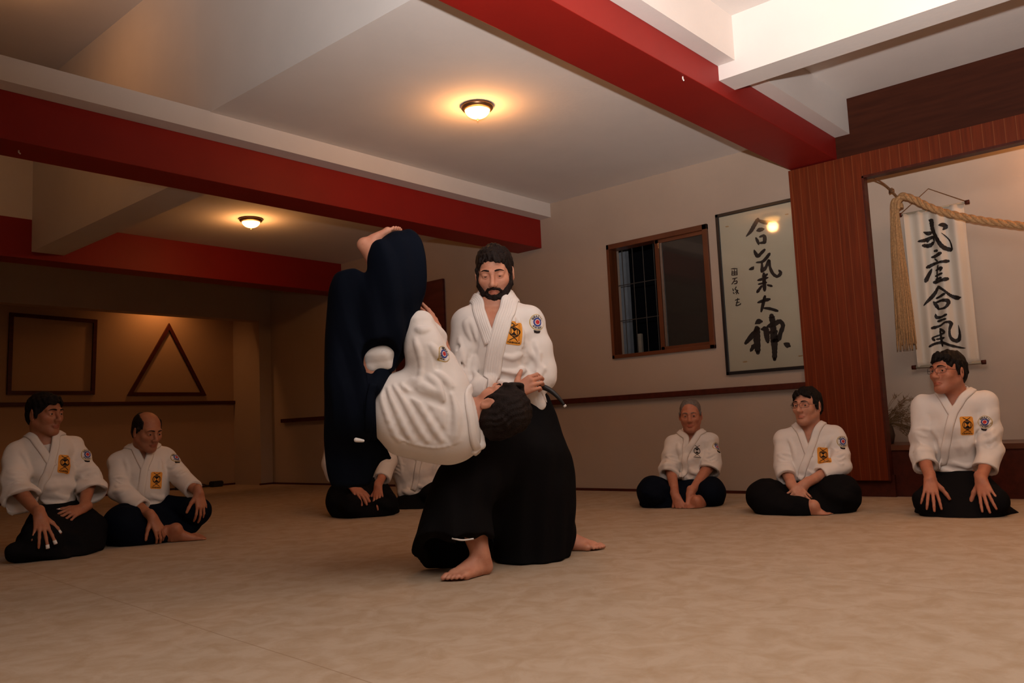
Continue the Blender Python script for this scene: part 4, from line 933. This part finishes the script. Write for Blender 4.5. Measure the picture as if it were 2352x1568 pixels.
# second from right, cross-legged, glasses
PEOPLE['f'] = (Man(1850, 1182, 'cross-legged man with glasses and clasped hands in front of the wooden post'), dict(
  seed=2, skin='skinA', stub=.3, brow='hairK', hairm='hairK', hair='short', glasses=True, gaze=(-.2, 1, .05),
  head=(1854, 932, .28, 28, -2, 0, 1.02), neck=(1860, 994, .34), sh=((1802, 1010, .34), (1918, 1003, .34)), tyaw=5,
  torso=[(972, 1836, 1882, .34, .06), (990, 1815, 1908, .34, .09), (1030, 1802, 1918, .34, .125), (1070, 1806, 1912, .33, .14), (1108, 1808, 1905, .33, .15)],
  el=((1800, 1070, .26), (1932, 1066, .26)), cuff=((1803, 1100, .16), (1885, 1093, .16)), wr=((1822, 1118, .08), (1848, 1112, .08)), rs=((.064, .062, .064), (.066, .066, .060)),
  hand=(((.42, -.45, -.40), (-.3, -.75, .55), 1, 1.0, dict(curl=(.7, .7, .75, .8), spread=.05)), ((-.52, -.38, -.48), (.35, -.8, .35), -1, 1.0, dict(curl=(.55, .55, .6, .6), spread=.08))),
  V=((1836, 988, .235), (1857, 1043, .20), (1880, 978, .235)), Lend=(1835, 1100, .18), patch=((1890, 1044, .20), .105), spatch=((1934, 1014, .27), .036),
  hak=[('L', [(1092, 1812, 1905, .34, .13), (1125, 1765, 1945, .30, .22), (1160, 1735, 1962, .28, .28), (1181, 1745, 1958, .28, .30)]), ('E', (1762, 1140, .16), (.13, .17, .11)), ('E', (1925, 1133, .16), (.13, .17, .125)), ((1765, 1165, .05), (1850, 1166, -.02), .055, .05), ((1760, 1162, .1), (1830, 1165, .0), .06, .055)],
  feet=[((1868, 1166, -.03), (.92, -.1, -.12), (0, -.55, 1), .85, 1, (1840, 1165, .0))]))
# third from right, cross-legged, grey hair
PEOPLE['e'] = (Man(1570, 1168, 'grey-haired man sitting cross-legged under the window, hands together on his feet'), dict(
  seed=3, skin='skinC', stub=.2, brow='hairG', hairm='hairG', hair='buzz', orange=False, dim=True, cloth='navy', gaze=(-.1, 1, 0),
  head=(1586, 953, .28, 6, 6, 0, .98), neck=(1590, 1008, .34), sh=((1548, 1022, .34), (1628, 1016, .34)),
  torso=[(990, 1570, 1610, .34, .055), (1004, 1560, 1620, .34, .08), (1040, 1548, 1630, .34, .12), (1075, 1551, 1624, .34, .125), (1104, 1556, 1612, .34, .13)],
  el=((1539, 1068, .28), (1634, 1062, .28)), cuff=((1531, 1094, .22), (1632, 1087, .24)), wr=((1552, 1140, .06), (1586, 1133, .06)), rs=((.068, .070, .072), (.070, .074, .080)),
  hand=(((.25, -.35, -.55), (-.3, -.8, .3), 1, 1.0, dict(curl=(.5, .5, .55, .6), spread=.04)), ((-.05, -.3, -.7), (.5, -.7, .1), -1, 1.0, dict(curl=(.6, .6, .6, .7), spread=.04))),
  V=((1571, 1000, .24), (1574, 1043, .21), (1606, 992, .25)), Lend=(1566, 1096, .20), patch=((1604, 1034, .21), .10), spatch=((1645, 1028, .28), .036),
  hak=[('L', [(1094, 1560, 1606, .36, .12), (1125, 1500, 1645, .32, .2), (1155, 1470, 1660, .30, .24), (1168, 1478, 1655, .30, .26)]), ('E', (1502, 1130, .18), (.12, .17, .115)), ('E', (1632, 1130, .18), (.105, .17, .105))],
  feet=[((1600, 1155, .02), (-.7, -.3, -.15), (0, -.4, 1), .85, -1, (1612, 1150, .10))]))
# far left, kneeling, taped fingers
PEOPLE['a'] = (Man(130, 1283, 'black-haired man kneeling at far left below the square, white tape on his fingers'), dict(
  seed=4, skin='skinB', stub=.3, brow='hairK', hairm='hairK', hair='short', dim=True, under=True, gaze=(0, 1, 0), bw=1.2,
  head=(103, 950, .42, -42, 4, 0, 1.06), neck=(102, 1020, .46), sh=((40, 1042, .42), (163, 1030, .50)), tyaw=-25,
  torso=[(990, 74, 130, .46, .07), (1010, 56, 152, .46, .10), (1060, 44, 170, .46, .14), (1110, 66, 174, .46, .15), (1160, 82, 176, .48, .15)],
  el=((36, 1118, .34), (205, 1105, .46)), cuff=((50, 1166, .27), (222, 1142, .40)), wr=((92, 1212, .10), (192, 1178, .30)), rs=((.072, .084, .100), (.070, .076, .090)),
  hand=(((.10, -.55, -.60), (-.1, -.6, .75), -1, 1.06, dict(curl=(.15, .2, .25, .3), spread=.20, tout=.8)), ((-.62, -.45, -.28), (.2, -.55, .75), 1, 1.0, dict(curl=(.3, .35, .45, .5), spread=.12))),
  V=((72, 996, .34), (118, 1062, .31), (134, 992, .38)), Lend=(82, 1150, .34), patch=((149, 1064, .33), .105), spatch=((207, 1040, .42), .036), tape=((0, 0), (0, 1), (0, 4), (1, 4)),
  hak=[('L', [(1148, 92, 176, .48, .15), (1190, 60, 205, .42, .26), (1240, 35, 235, .34, .34), (1268, 25, 240, .32, .36)]), ((95, 1235, .02), (130, 1200, .5), .10, .12), ((205, 1215, .28), (160, 1190, .6), .10, .12), ((30, 1268, -.02), (110, 1258, .0), .045, .06), ((205, 1248, .22), (215, 1240, .3), .06, .05)],
  legs=[((130, 1170, .5), (100, 1240, .1), .08, .06)]))
# second from left, bald, cross-legged
PEOPLE['b'] = (Man(345, 1250, 'balding man sitting cross-legged below the triangle, one arm on his raised knee'), dict(
  seed=5, skin='skinB', stub=.35, brow='hairK', hairm='hairB', hair='bald', dim=True, cloth='navy', gaze=(0, 1, -.2),
  head=(338, 990, .28, -32, 16, 0, 1.02), neck=(326, 1046, .38), sh=((275, 1062, .36), (378, 1050, .42)), tyaw=-15,
  torso=[(1018, 302, 352, .38, .06), (1036, 286, 370, .38, .09), (1075, 278, 386, .37, .13), (1120, 292, 390, .36, .14), (1162, 308, 388, .38, .15)],
  el=((276, 1128, .26), (415, 1096, .30)), cuff=((334, 1162, .12), (446, 1128, .16)), wr=((350, 1188, .0), (456, 1140, .10)), rs=((.070, .062, .052), (.068, .062, .060)),
  hand=(((.40, -.3, -.75), (.3, -.7, .5), 1, 1.0, dict(curl=(.5, .55, .6, .6), spread=.05)), ((.15, -.35, -.75), (.6, -.65, .35), 1, 1.0, dict(curl=(.35, .4, .5, .6), spread=.14))),
  V=((304, 1018, .27), (332, 1074, .22), (357, 1018, .27)), Lend=(322, 1156, .24), patch=((361, 1102, .22), .105), spatch=((404, 1052, .34), .036),
  hak=[('L', [(1150, 316, 385, .38, .14), (1190, 270, 430, .32, .24), (1225, 250, 445, .26, .26), (1252, 262, 350, .24, .24)]), ('E', (290, 1205, .14), (.14, .20, .13)), ((375, 1165, .34), (452, 1172, .12), .08, .075), ((455, 1175, .12), (440, 1215, .12), .07, .035), ((300, 1225, .05), (375, 1225, .04), .06, .05)],
  feet=[((404, 1220, .0), (.92, -.15, .02), (0, -.5, 1), .95, 1, (365, 1226, .05))]))
# the two behind the thrown man
PEOPLE['c'] = (Man(835, 1190, 'person kneeling right behind the hanging navy cloth, hands on black-clad thighs'), dict(
  seed=6, skin='skinC', brow='hairK', hairm='hairK', dim=True,
  head=(832, 900, .40, -20, 5, 0, 1.0), neck=(826, 962, .44), sh=((776, 985, .42), (880, 985, .44)), tyaw=-20,
  torso=[(940, 800, 852, .44, .06), (958, 766, 888, .44, .10), (1005, 752, 892, .44, .13), (1060, 770, 880, .44, .14), (1108, 780, 870, .44, .14)],
  el=((763, 1065, .36), (893, 1058, .36)), cuff=((770, 1104, .30), (877, 1104, .24)), wr=((808, 1128, .18), (868, 1122, .16)), rs=((.078, .078, .078), (.070, .066, .062)),
  hand=(((.40, -.5, -.50), (0, -.5, .8), -1, 1.05, dict(curl=(.15, .2, .25, .3), spread=.14)), ((.05, -.5, -.65), (0, -.6, .75), 1, 1.0, dict(curl=(.15, .15, .2, .25), spread=.14))),
  V=((805, 948, .32), (835, 1000, .28), (850, 945, .34)), Lend=(800, 1085, .30),
  hak=[('L', [(1095, 775, 872, .44, .14), (1125, 752, 893, .38, .24), (1165, 752, 915, .34, .30), (1190, 770, 920, .34, .32)]), ((812, 1160, .06), (820, 1130, .5), .085, .11), ((888, 1158, .10), (860, 1130, .5), .085, .11)],
  legs=[((820, 1110, .45), (830, 1160, .1), .08, .06)]))
PEOPLE['d'] = (Man(975, 1170, 'person in white jacket leaning sideways on the floor between the two fighters\' legs'), dict(
  seed=7, skin='skinC', brow='hairK', hairm='hairK', dim=True,
  head=(975, 965, .30, 30, 5, 0, 1.0), neck=(962, 1020, .34), sh=((922, 1042, .32), (1010, 1035, .36)),
  torso=[(1008, 935, 990, .34, .06), (1026, 912, 1012, .34, .09), (1060, 902, 1018, .34, .12), (1100, 905, 1010, .34, .13), (1140, 915, 1000, .34, .14)],
  el=((912, 1085, .36), (1020, 1095, .3)), cuff=((960, 1110, .34), (1015, 1125, .14)), wr=((1010, 1125, .25), (1030, 1140, .06)), rs=((.062, .060, .058), (.07, .07, .07)),
  hand=(((.5, -.3, -.3), (0, -.8, .5), 1), ((-.3, -.3, -.5), (0, -.8, .5), -1)),
  V=((942, 1015, .25), (962, 1060, .22), (984, 1012, .25)), Lend=(950, 1125, .20),
  hak=[('L', [(1128, 918, 1010, .34, .13), (1150, 908, 1040, .30, .2), (1172, 908, 1050, .28, .24)]), ('E', (1010, 1135, .16), (.16, .17, .10))]))

for _k, _rs in (('f', (0, 0)), ('e', (0, 0)), ('b', (0, 1)), ('d', (0, 0))): PEOPLE[_k][1]['rest'] = _rs
BUILT = {k: seated(*v) for k, v in PEOPLE.items()}
# ------------------------------------------------------------------ the thrower
def thrower():
    m = Man(1180, 1280, 'bearded man standing in a low stance in white jacket and black hakama, throwing his partner', 3.7)
    H = m.hframe(1136, 626, .03, 6, 20, 0, 1.05); nb = m(1134, 700, .06)
    # hakama
    K = Vol(.006)
    K.rc(m(1165, 985, .0), m(1090, 1090, -.16), .17, .14, .08)
    m.vloft(K, [(1060, 1015, 1130, -.12, .15), (1110, 994, 1128, -.14, .17), (1160, 976, 1130, -.15, .18), (1215, 958, 1136, -.15, .19), (1260, 945, 1142, -.15, .20), (1320, 940, 1146, -.15, .20)], .05, pw=2.2, rd=.02)
    def pleat(P):
        q = P-np.array(m.base); a = q@m.rn; z = q[:, 2]; dd = q@m.dn
        w_ = np.sin(a*62+dd*30+2.0*z+.8*np.sin(z*5)); return -.0045*w_*np.clip((.75-z)/.5, .15, 1)
    K.mod(pleat); K.mod(fold([((1, .2, .1), 4, 1), ((.4, .3, 1), 5, .6)], .008, 41))
    p1, p2, p3 = m(1045, 1233, -.34), m(1012, 1316, .02), m(948, 1250, -.16); n = np.cross(p2-p1, p3-p1); n = nz(n if n[2] < 0 else -n)
    lo = m(930, 1340, -.45)-np.array((.0, .0, .05)); pts = np.array([m(925, 1150, -.5), m(1150, 1150, -.5), m(925, 1345, .10), m(1140, 1345, .10), m(925, 1345, -.5), m(1140, 1345, -.5)])
    p4 = m(1145, 1240, -.15); n4 = nz(np.cross(p2-p1, p4-p1)); n4 = n4 if n4[2] < 0 else -n4
    K.planes([(p1, -n), (p1, m.rn)], pts.min(0), pts.max(0), .0); K.planes([(p1, -n4), (p1, -m.rn)], pts.min(0), pts.max(0), .0)
    K.cc(m(1062, 1180, -.15), m(1048, 1345, -.15), .13, .155, .01, '-')
    m.vloft(K, [(905, 1130, 1258, .02, .14), (950, 1115, 1272, .02, .16), (1000, 1095, 1292, .04, .21), (1050, 1080, 1308, .08, .25), (1100, 1085, 1320, .14, .27), (1160, 1100, 1323, .20, .28), (1220, 1112, 1318, .24, .28), (1262, 1120, 1312, .26, .28), (1284, 1126, 1306, .26, .28)], .05, pw=2.3, rd=.02)
    K.rc(m(1270, 1225, .36), m(1298, 1262, .44), .12, .05, .05)
    K.grid(floor=.002); KV = K.mesh()
    # body
    B = Vol(.0036); head(B, H, .45, nose=1.03)
    B.rc(H(0, -.022, -.05), nb, .058, .064, .03)
    for x in (1078, 1210): B.rc(nb, m(x, 735, .02), .055, .05, .05)
    T = [(705, 1098, 1178, .03, .065), (718, 1072, 1208, .02, .095), (760, 1064, 1226, .0, .135), (810, 1068, 1226, .0, .14), (860, 1082, 1228, .0, .135), (905, 1100, 1236, .0, .14), (946, 1120, 1250, .0, .15)]
    m.vloft(B, [(y, a+(b-a)*.07, b-(b-a)*.07, dd, dh-.020) for y, a, b, dd, dh in T], .03)
    sR, eR, wR = m(1077, 745, .0), m(1062, 888, -.08), m(1180, 903, -.18)
    sL, eL, wL = m(1212, 742, .0), m(1236, 848, .0), m(1196, 922, -.10)
    for a, b, c in ((sR, eR, wR), (sL, eL, wL)): B.rc(a, b, .052, .045, .02); B.rc(b, c, .045, .029, .02)
    hand(B, wR, m.v(.80, -.08, .40), m.v(-.15, -1, .25), -1, 1.0, curl=(.72, .76, .8, .8), spread=.03, tout=.95, tcurl=.2, tl=.78)
    hand(B, wL, m.v(-1, -.1, -.15), m.v(0, -1, -.2), 1, 1.05, curl=.5)
    aF = m(1103, 1290, -.20); aF[2] = .080; foot(B, aF, m.v(-.66, -.66, 0), m.v(0, 0, 1), 1.02, 1)
    B.rc(aF+m.zn*.005, m(1094, 1235, -.18), .030, .041, .02); B.rc(m(1094, 1235, -.18), m(1082, 1120, -.16), .041, .055, .03)
    aB = m(1300, 1238, .36); aB[2] = .078; foot(B, aB, m.v(.95, -.22, 0), m.v(0, 0, 1), 1.0, -1)
    B.rc(aB, m(1262, 1150, .30), .034, .05, .02)
    # legs inside the hakama carry the trunk
    B.rc(m(1150, 960, .0), m(1085, 1120, -.14), .085, .06, .04); B.rc(m(1215, 960, .0), m(1262, 1150, .30), .085, .055, .04)
    B.grid(floor=.001); V, F = B.mesh(); P = m.root(V, F, M['skinA'], lips_tint(H, .25))
    # jacket
    J = Vol(.0042); m.vloft(J, T, .03); J.rc(nb+m.v(0, .02, .02), nb-m.zn*.06, .080, .088, .03)
    for q in (sR, sL): J.rc(nb-m.zn*.01, q, .065, .072, .06)
    cR = m(1126, 899, -.145); cL = m(1216, 905, -.07)
    sleeve(J, sR, eR, cR, (.080, .070, .060), .016); sleeve(J, sL, eL, cL, (.080, .078, .062), .016)
    J.rc(m(1236, 800, -.02), m(1250, 868, -.03), .05, .052, .03)
    F0 = J.clone(); F0.grid(); f = -.15
    creases(m, J, F0, [([(1196, 715, f), (1206, 760, f), (1204, 812, f)], .007, .02, '+'), ([(1186, 715, f), (1192, 760, f), (1196, 790, f)], .005, .016, '-'), ([(1178, 700, f), (1184, 745, f)], .006, .02, '+'),
      ([(1212, 800, f), (1214, 830, f), (1222, 858, f)], .007, .018, '-'), ([(1145, 850, f), (1190, 856, f), (1222, 842, f)], .008, .022, '+'), ([(1140, 872, f), (1185, 880, f), (1215, 868, f)], .007, .02, '+'), ([(1142, 862, f), (1190, 868, f), (1218, 856, f)], .005, .016, '-'),
      ([(1150, 815, f), (1178, 822, f), (1208, 812, f)], .005, .018, '+'), ([(1040, 765, f), (1052, 800, f), (1066, 835, f)], .008, .02, '+'), ([(1034, 800, f), (1048, 835, f), (1070, 862, f)], .007, .02, '+'), ([(1040, 785, f), (1052, 815, f), (1066, 845, f)], .005, .016, '-'),
      ([(1084, 780, f), (1082, 830, f), (1086, 870, f)], .008, .02, '-'), ([(1070, 712, f), (1078, 750, f), (1082, 780, f)], .007, .02, '+'), ([(1058, 722, f), (1062, 750, f), (1072, 775, f)], .006, .02, '+'), ([(1090, 820, f), (1096, 850, f), (1092, 890, f)], .006, .018, '+'),
      ([(1232, 790, f), (1240, 835, f), (1236, 880, f)], .007, .02, '+'), ([(1226, 800, f), (1230, 845, f), (1226, 885, f)], .005, .016, '-'), ([(1250, 780, f), (1256, 830, f), (1250, 875, f)], .006, .02, '+'), ([(1058, 880, f), (1075, 892, f), (1092, 885, f)], .006, .018, '+')])
    J.mod(fold([((0, .3, 1), 6, .8), ((1, 0, .6), 7, .7), ((.5, .2, -1), 11, .4)], .0045, 12))
    full = J.clone(); full.grid(); va, vv, vb = m(1101, 682, -.06), m(1128, 768, -.135), m(1166, 674, -.06)
    vcut(m, J, va, vv, vb, m.v(0, -1, .2)); J.rc(nb+m.v(0, 0, .12), nb-m.zn*.03, .058, .064, .004, '-'); hollows(J); J.grid(); V, F = J.mesh()
    to_obj('jacket', V, F, M['gi'], tuple(m.base), P)
    back = nb+m.v(0, .08, .02)
    ribbon(full, [back, nb+m.v(.078, .02, .025), m(1172, 684, -.05), m(1156, 735, -.13), m(1142, 785, -.145), m(1130, 845, -.145), m(1122, 905, -.145)], .072, 'lapel', M['gi'], P, .008, nu=36, grooves=7)
    ribbon(full, [back, nb+m.v(-.078, .02, .025), m(1096, 690, -.05), m(1108, 740, -.13), m(1126, 788, -.142)], .052, 'lapel', M['gi'], P, .006, nu=30, grooves=6)
    to_obj('hakama', *KV, M['hak'], tuple(m.base), P)
    # jacket skirt showing under the hand, belt tail, trouser hem
    S = Vol(.004); S.rc(m(1222, 905, -.12), m(1240, 928, -.11), .040, .028, .02, '+', (m.dn, .45)); S.rc(m(1240, 912, -.08), m(1260, 950, -.07), .026, .010, .02, '+', (m.dn, .4)); S.grid(); V, F = S.mesh(); o = to_obj('jacket_skirt', V, F, M['gi'], tuple(m.base), P)
    bm = bmesh.new(); q = [m(*a) for a in ((1238, 885, -.12), (1262, 895, -.14), (1282, 912, -.15), (1296, 930, -.15))]; tube(bm, spline(q, 6), [.014-.008*i_/18 for i_ in range(19)], 10)
    for v_ in bm.verts: pass
    child(link('belt', bm, M['black'], smooth=True), P)
    bm = bmesh.new(); tube(bm, [q[3], q[3]+(q[3]-q[2])*.22], .0068, 10); child(link('belt_tip', bm, M['whitet'], smooth=True), P)
    bm = bmesh.new(); tube(bm, spline([m(1038, 1236, -.33), m(1062, 1240, -.335), m(1088, 1237, -.33)], 6), .0035, 8); child(link('trouser_hem', bm, M['whitet'], smooth=True), P)
    K2 = Vol(.005); K2.rc(m(1258, 940, .08), m(1274, 972, .10), .03, .014, .02); K2.grid(); V, F = K2.mesh(); to_obj('waist_tie', V, F, M['hak'], tuple(m.base), P)
    face_parts(P, H, M['hairB'], 1.15, (0, .85, -.5)); hairdo(P, H, M['hairB'], 'short', .0035)
    # beard
    Bd = Vol(.003); C = lambda a, b, ra, rb, k=.008, op='+': Bd.rc(H(*a), H(*b), ra, rb, k, op)
    for q in (-1, 1):
        C((q*.074, .018, -.005), (q*.067, .026, -.048), .006, .012); C((q*.067, .026, -.048), (q*.040, .060, -.088), .014, .018); C((q*.040, .060, -.088), (0, .074, -.104), .018, .019)
        C((q*.003, .1045, -.050), (q*.025, .091, -.057), .0058, .0055); C((q*.025, .091, -.057), (q*.032, .083, -.068), .0048, .005); C((q*.033, .082, -.066), (q*.028, .080, -.090), .005, .010); C((q*.050, .052, -.062), (q*.030, .075, -.085), .010, .012)
    C((0, .094, -.083), (0, .088, -.096), .006, .013); C((q*-.02, .085, -.092), (q*.02, .085, -.092), .013, .013); C((-.018, .086, -.082), (.018, .086, -.082), .0065, .0065); C((q*.058, .045, -.050), (q*.045, .062, -.080), .012, .014); C((-q*.058, .045, -.050), (-q*.045, .062, -.080), .012, .014); Bd.grid(); a_, b_ = H.R[:, 0]*420, H.R[:, 2]*300
    Bd.apply(lambda Q: .0012*np.sin(Q@a_)*np.sin(Q@b_+Q@a_*.3)); V, F = Bd.mesh(); to_obj('beard', V, F, M['hairB'], tuple(H.o), P)
    chest_patch(J, P, m(1180, 765, -.13), m.v(1, 0, -.10), m.v(.10, 0, 1), .104); sleeve_patch(J, P, m(1233, 740, -.07), m.v(.95, .3, -.08), m.v(.08, 0, 1), .036)
    return m
thrower()
# ------------------------------------------------------------------ the thrown man
def thrown():
    m = Man(1000, 1280, 'man in white jacket and navy hakama thrown upside down in mid air, legs up', 3.35)
    H = Fr(m(1146, 944, -.02), m.v(0, .55, .83), m.v(.85, -.42, .28), 1.08)
    L1 = [(628, 772, 842, .05, .10), (660, 759, 862, .05, .12), (710, 752, 890, .05, .13), (760, 748, 900, .05, .14), (810, 746, 895, .05, .15), (860, 746, 880, .05, .16), (910, 747, 865, .05, .16), (960, 746, 862, .05, .15), (1000, 745, 870, .06, .13), (1045, 747, 880, .07, .09), (1085, 752, 862, .07, .07), (1120, 762, 846, .07, .05)]
    L2 = [(534, 900, 952, -.02, .05), (556, 862, 968, -.02, .09), (585, 846, 976, -.02, .11), (630, 843, 979, -.02, .12), (680, 836, 974, -.02, .12), (730, 826, 958, -.01, .12), (780, 815, 944, -.01, .13), (825, 800, 924, 0, .13), (862, 790, 905, 0, .13)]
    K = Vol(.006); m.vloft(K, L1, .05, pw=2.3); m.vloft(K, L2, .04, pw=2.3)
    m.hloft(K, [(765, 850, 1005, .0, .13), (800, 848, 1014, .0, .15), (835, 846, 1014, .0, .16), (862, 872, 1006, .0, .15)], .04)
    K.rc(m(880, 1035, .07), m(896, 1052, .07), .02, .012, .03)
    tc_ = m(874, 822, -.115); K.ell(tc_, (.080, .055, .064), np.stack((nz(m.v(.8, 0, .5)), m.dn, nz(m.v(-.5, 0, .8))), 1), .012, '-')
    K.mod(fold([((1, .2, .12), 8, 1), ((1, -.3, .2), 13, .6), ((.3, .2, 1), 4, .3)], .009, 77)); K.grid(); KV = K.mesh()
    B = Vol(.0036); head(B, H, .3)
    T = [(852, 905, 990, .0, .10), (872, 878, 1014, .0, .135), (892, 861, 1037, .0, .15), (920, 852, 1049, .0, .155), (955, 850, 1057, .0, .155), (1000, 850, 1066, .0, .155), (1040, 862, 1065, .0, .15), (1070, 886, 1055, .0, .135), (1090, 915, 1042, .01, .12), (1102, 945, 1034, .01, .10)]
    m.hloft(B, [(x, a+(b-a)*.08, b-(b-a)*.08, dd, dh-.022) for x, a, b, dd, dh in T[:-1]], .03)
    B.rc(m(1060, 972, .02), H(0, -.018, -.045), .062, .056, .03)
    B.rc(H(.03, .03, -.085), m(1070, 925, .0), .022, .03, .03)
    sA, eA, wA = m(1010, 885, -.02), m(966, 752, -.03), m(1010, 790, .10)
    B.rc(sA, eA, .055, .046, .02); B.rc(eA, wA, .045, .030, .02); hand(B, m(1016, 790, .08), m.v(-.28, .0, .96), m.v(.85, -.5, .2), -1, .98, curl=(.18, .16, .2, .2), spread=.07)
    sB, eB, wB = m(1050, 985, .08), m(1020, 985, .22), m(1060, 945, .30)
    B.rc(sB, eB, .05, .045, .02); B.rc(eB, wB, .042, .03, .02); hand(B, wB, m.v(.6, .6, .1), m.v(0, 1, 0), 1, 1.0, curl=.3)
    ak = m(856, 578, -.03); foot(B, ak, m.v(.88, .15, .36), m.v(.28, -.15, -.95), .84, 1); B.rc(ak, m(880, 640, -.02), .036, .05, .02); B.rc(m(880, 640, -.02), m(860, 860, .0), .055, .085, .03)
    B.rc(m(808, 700, .05), m(812, 880, .04), .04, .07, .03); B.rc(m(825, 915, .02), m(885, 945, .0), .07, .085, .04)
    B.grid(); V, F = B.mesh(); P = m.root(V, F, M['skinA'], lips_tint(H, .3))
    J = Vol(.0042); m.hloft(J, T, .03)
    J.rc(m(1004, 896, -.03), m(975, 800, -.05), .105, .078, .05); J.rc(m(975, 800, -.05), m(966, 742, -.04), .072, .052, .04); J.rc(m(966, 745, -.03), m(1004, 776, .05), .050, .042, .02)
    J.rc(m(1010, 800, .02), m(1022, 825, .0), .030, .034, .025); J.rc(m(1022, 835, -.02), m(1040, 880, -.03), .045, .06, .04)
    # long folds drawn up from the waist towards the shoulders
    F0 = J.clone(); F0.grid(); f = -.16
    Lc = [([(866+9*i, 890-6*i+max(0, i-3)*5, f), (884+13*i, 945-3*i, f), (912+17*i, 1026-2*i, f)], .0048 if i % 2 == 0 else .003, .018, '+' if i % 2 == 0 else '-') for i in range(8)]
    Lc += [([(930, 898, f), (975, 912, f), (1030, 935, f)], .006, .022, '-'), ([(940, 860, f), (985, 890, f), (1035, 905, f)], .005, .02, '+'), ([(1042, 905, f), (1052, 960, f), (1046, 1015, f)], .007, .022, '+'), ([(1020, 880, f), (1032, 930, f), (1030, 990, f)], .006, .02, '-'),
      ([(890, 1004, f), (950, 1034, f), (1005, 1040, f), (1062, 1018, f)], .0035, .008, '+'), ([(1000, 800, f), (1014, 822, f), (1010, 850, f)], .006, .018, '-'), ([(1006, 850, f), (1030, 862, f), (1048, 880, f)], .008, .02, '+'), ([(995, 790, f), (1008, 800, f), (1018, 812, f)], .006, .016, '+'),
      ([(950, 735, f), (968, 742, f), (990, 735, f)], .005, .018, '+'), ([(942, 770, f), (960, 820, f), (958, 880, f)], .005, .02, '+'), ([(985, 860, f), (1008, 880, f), (1020, 915, f)], .006, .02, '+')]
    creases(m, J, F0, Lc)
    J.mod(fold([((1, .2, .5), 8, .8), ((1, 0, -.4), 11, .5), ((.3, .2, 1), 6, .5)], .002, 33)); full = J.clone(); full.grid()
    J.rc(m(1072, 966, .0), m(1150, 950, -.03), .066, .085, .004, '-'); J.grid(); V, F = J.mesh(); to_obj('jacket', V, F, M['gi'], tuple(m.base), P)
    ribbon(full, [m(1060, 892, .05), m(1066, 902, -.06), m(1078, 930, -.12), m(1086, 975, -.13), m(1090, 1012, -.11), m(1094, 1036, -.03)], .034, 'collar', M['gi'], P, .007)
    S = Vol(.004); S.rc(m(1104, 985, -.05), m(1106, 1022, -.05), .012, .016, .01, '+', (m.dn, .8)); S.rc(m(1106, 1022, -.05), m(1088, 1036, -.07), .014, .014, .01); S.grid(); to_obj('lapel', *S.mesh(), M['gi'], tuple(m.base), P)
    to_obj('hakama', *KV, M['navy'], tuple(m.base), P)
    S = Vol(.004); S.ell(m(874, 822, -.060), (.072, .044, .056), np.stack((nz(m.v(.8, 0, .5)), m.dn, nz(m.v(-.5, 0, .8))), 1)); S.mod(fold([((1, 0, .6), 12, 1), ((.3, .2, -1), 17, .8)], .007, 5)); S.grid(); to_obj('trousers', *S.mesh(), M['gi'], tuple(m.base), P)
    W = Vol(.005); m.hloft(W, [(838, 846, 1012, .0, .165), (856, 856, 1012, .0, .165), (868, 872, 1012, .0, .16)], .02); W.rc(m(880, 852, -.05), m(862, 890, -.13), .035, .025, .03); W.grid(); W2 = W.mesh(); to_obj('waist_board', *W2, M['navy'], tuple(m.base), P)
    ribbon(W, [m(858, 880, -.16), m(850, 925, -.17), m(846, 970, -.165), m(838, 1003, -.13)], .030, 'waist_tie', M['navy'], P, .006)
    S = Vol(.003); S.rc(m(818, 1010, -.13), m(834, 1012, -.13), .009, .006, .01); S.grid(); to_obj('belt_tip', *S.mesh(), M['gi'], tuple(m.base), P)
    Hh = M['hairB']; hairdo(P, H, Hh, 'short', .0035); face_parts(P, H, Hh)
    sleeve_patch(J, P, m(1010, 815, -.09), m.v(.75, .1, -.55), m.v(.5, .1, .8), .032, True, False)
    return m
thrown()
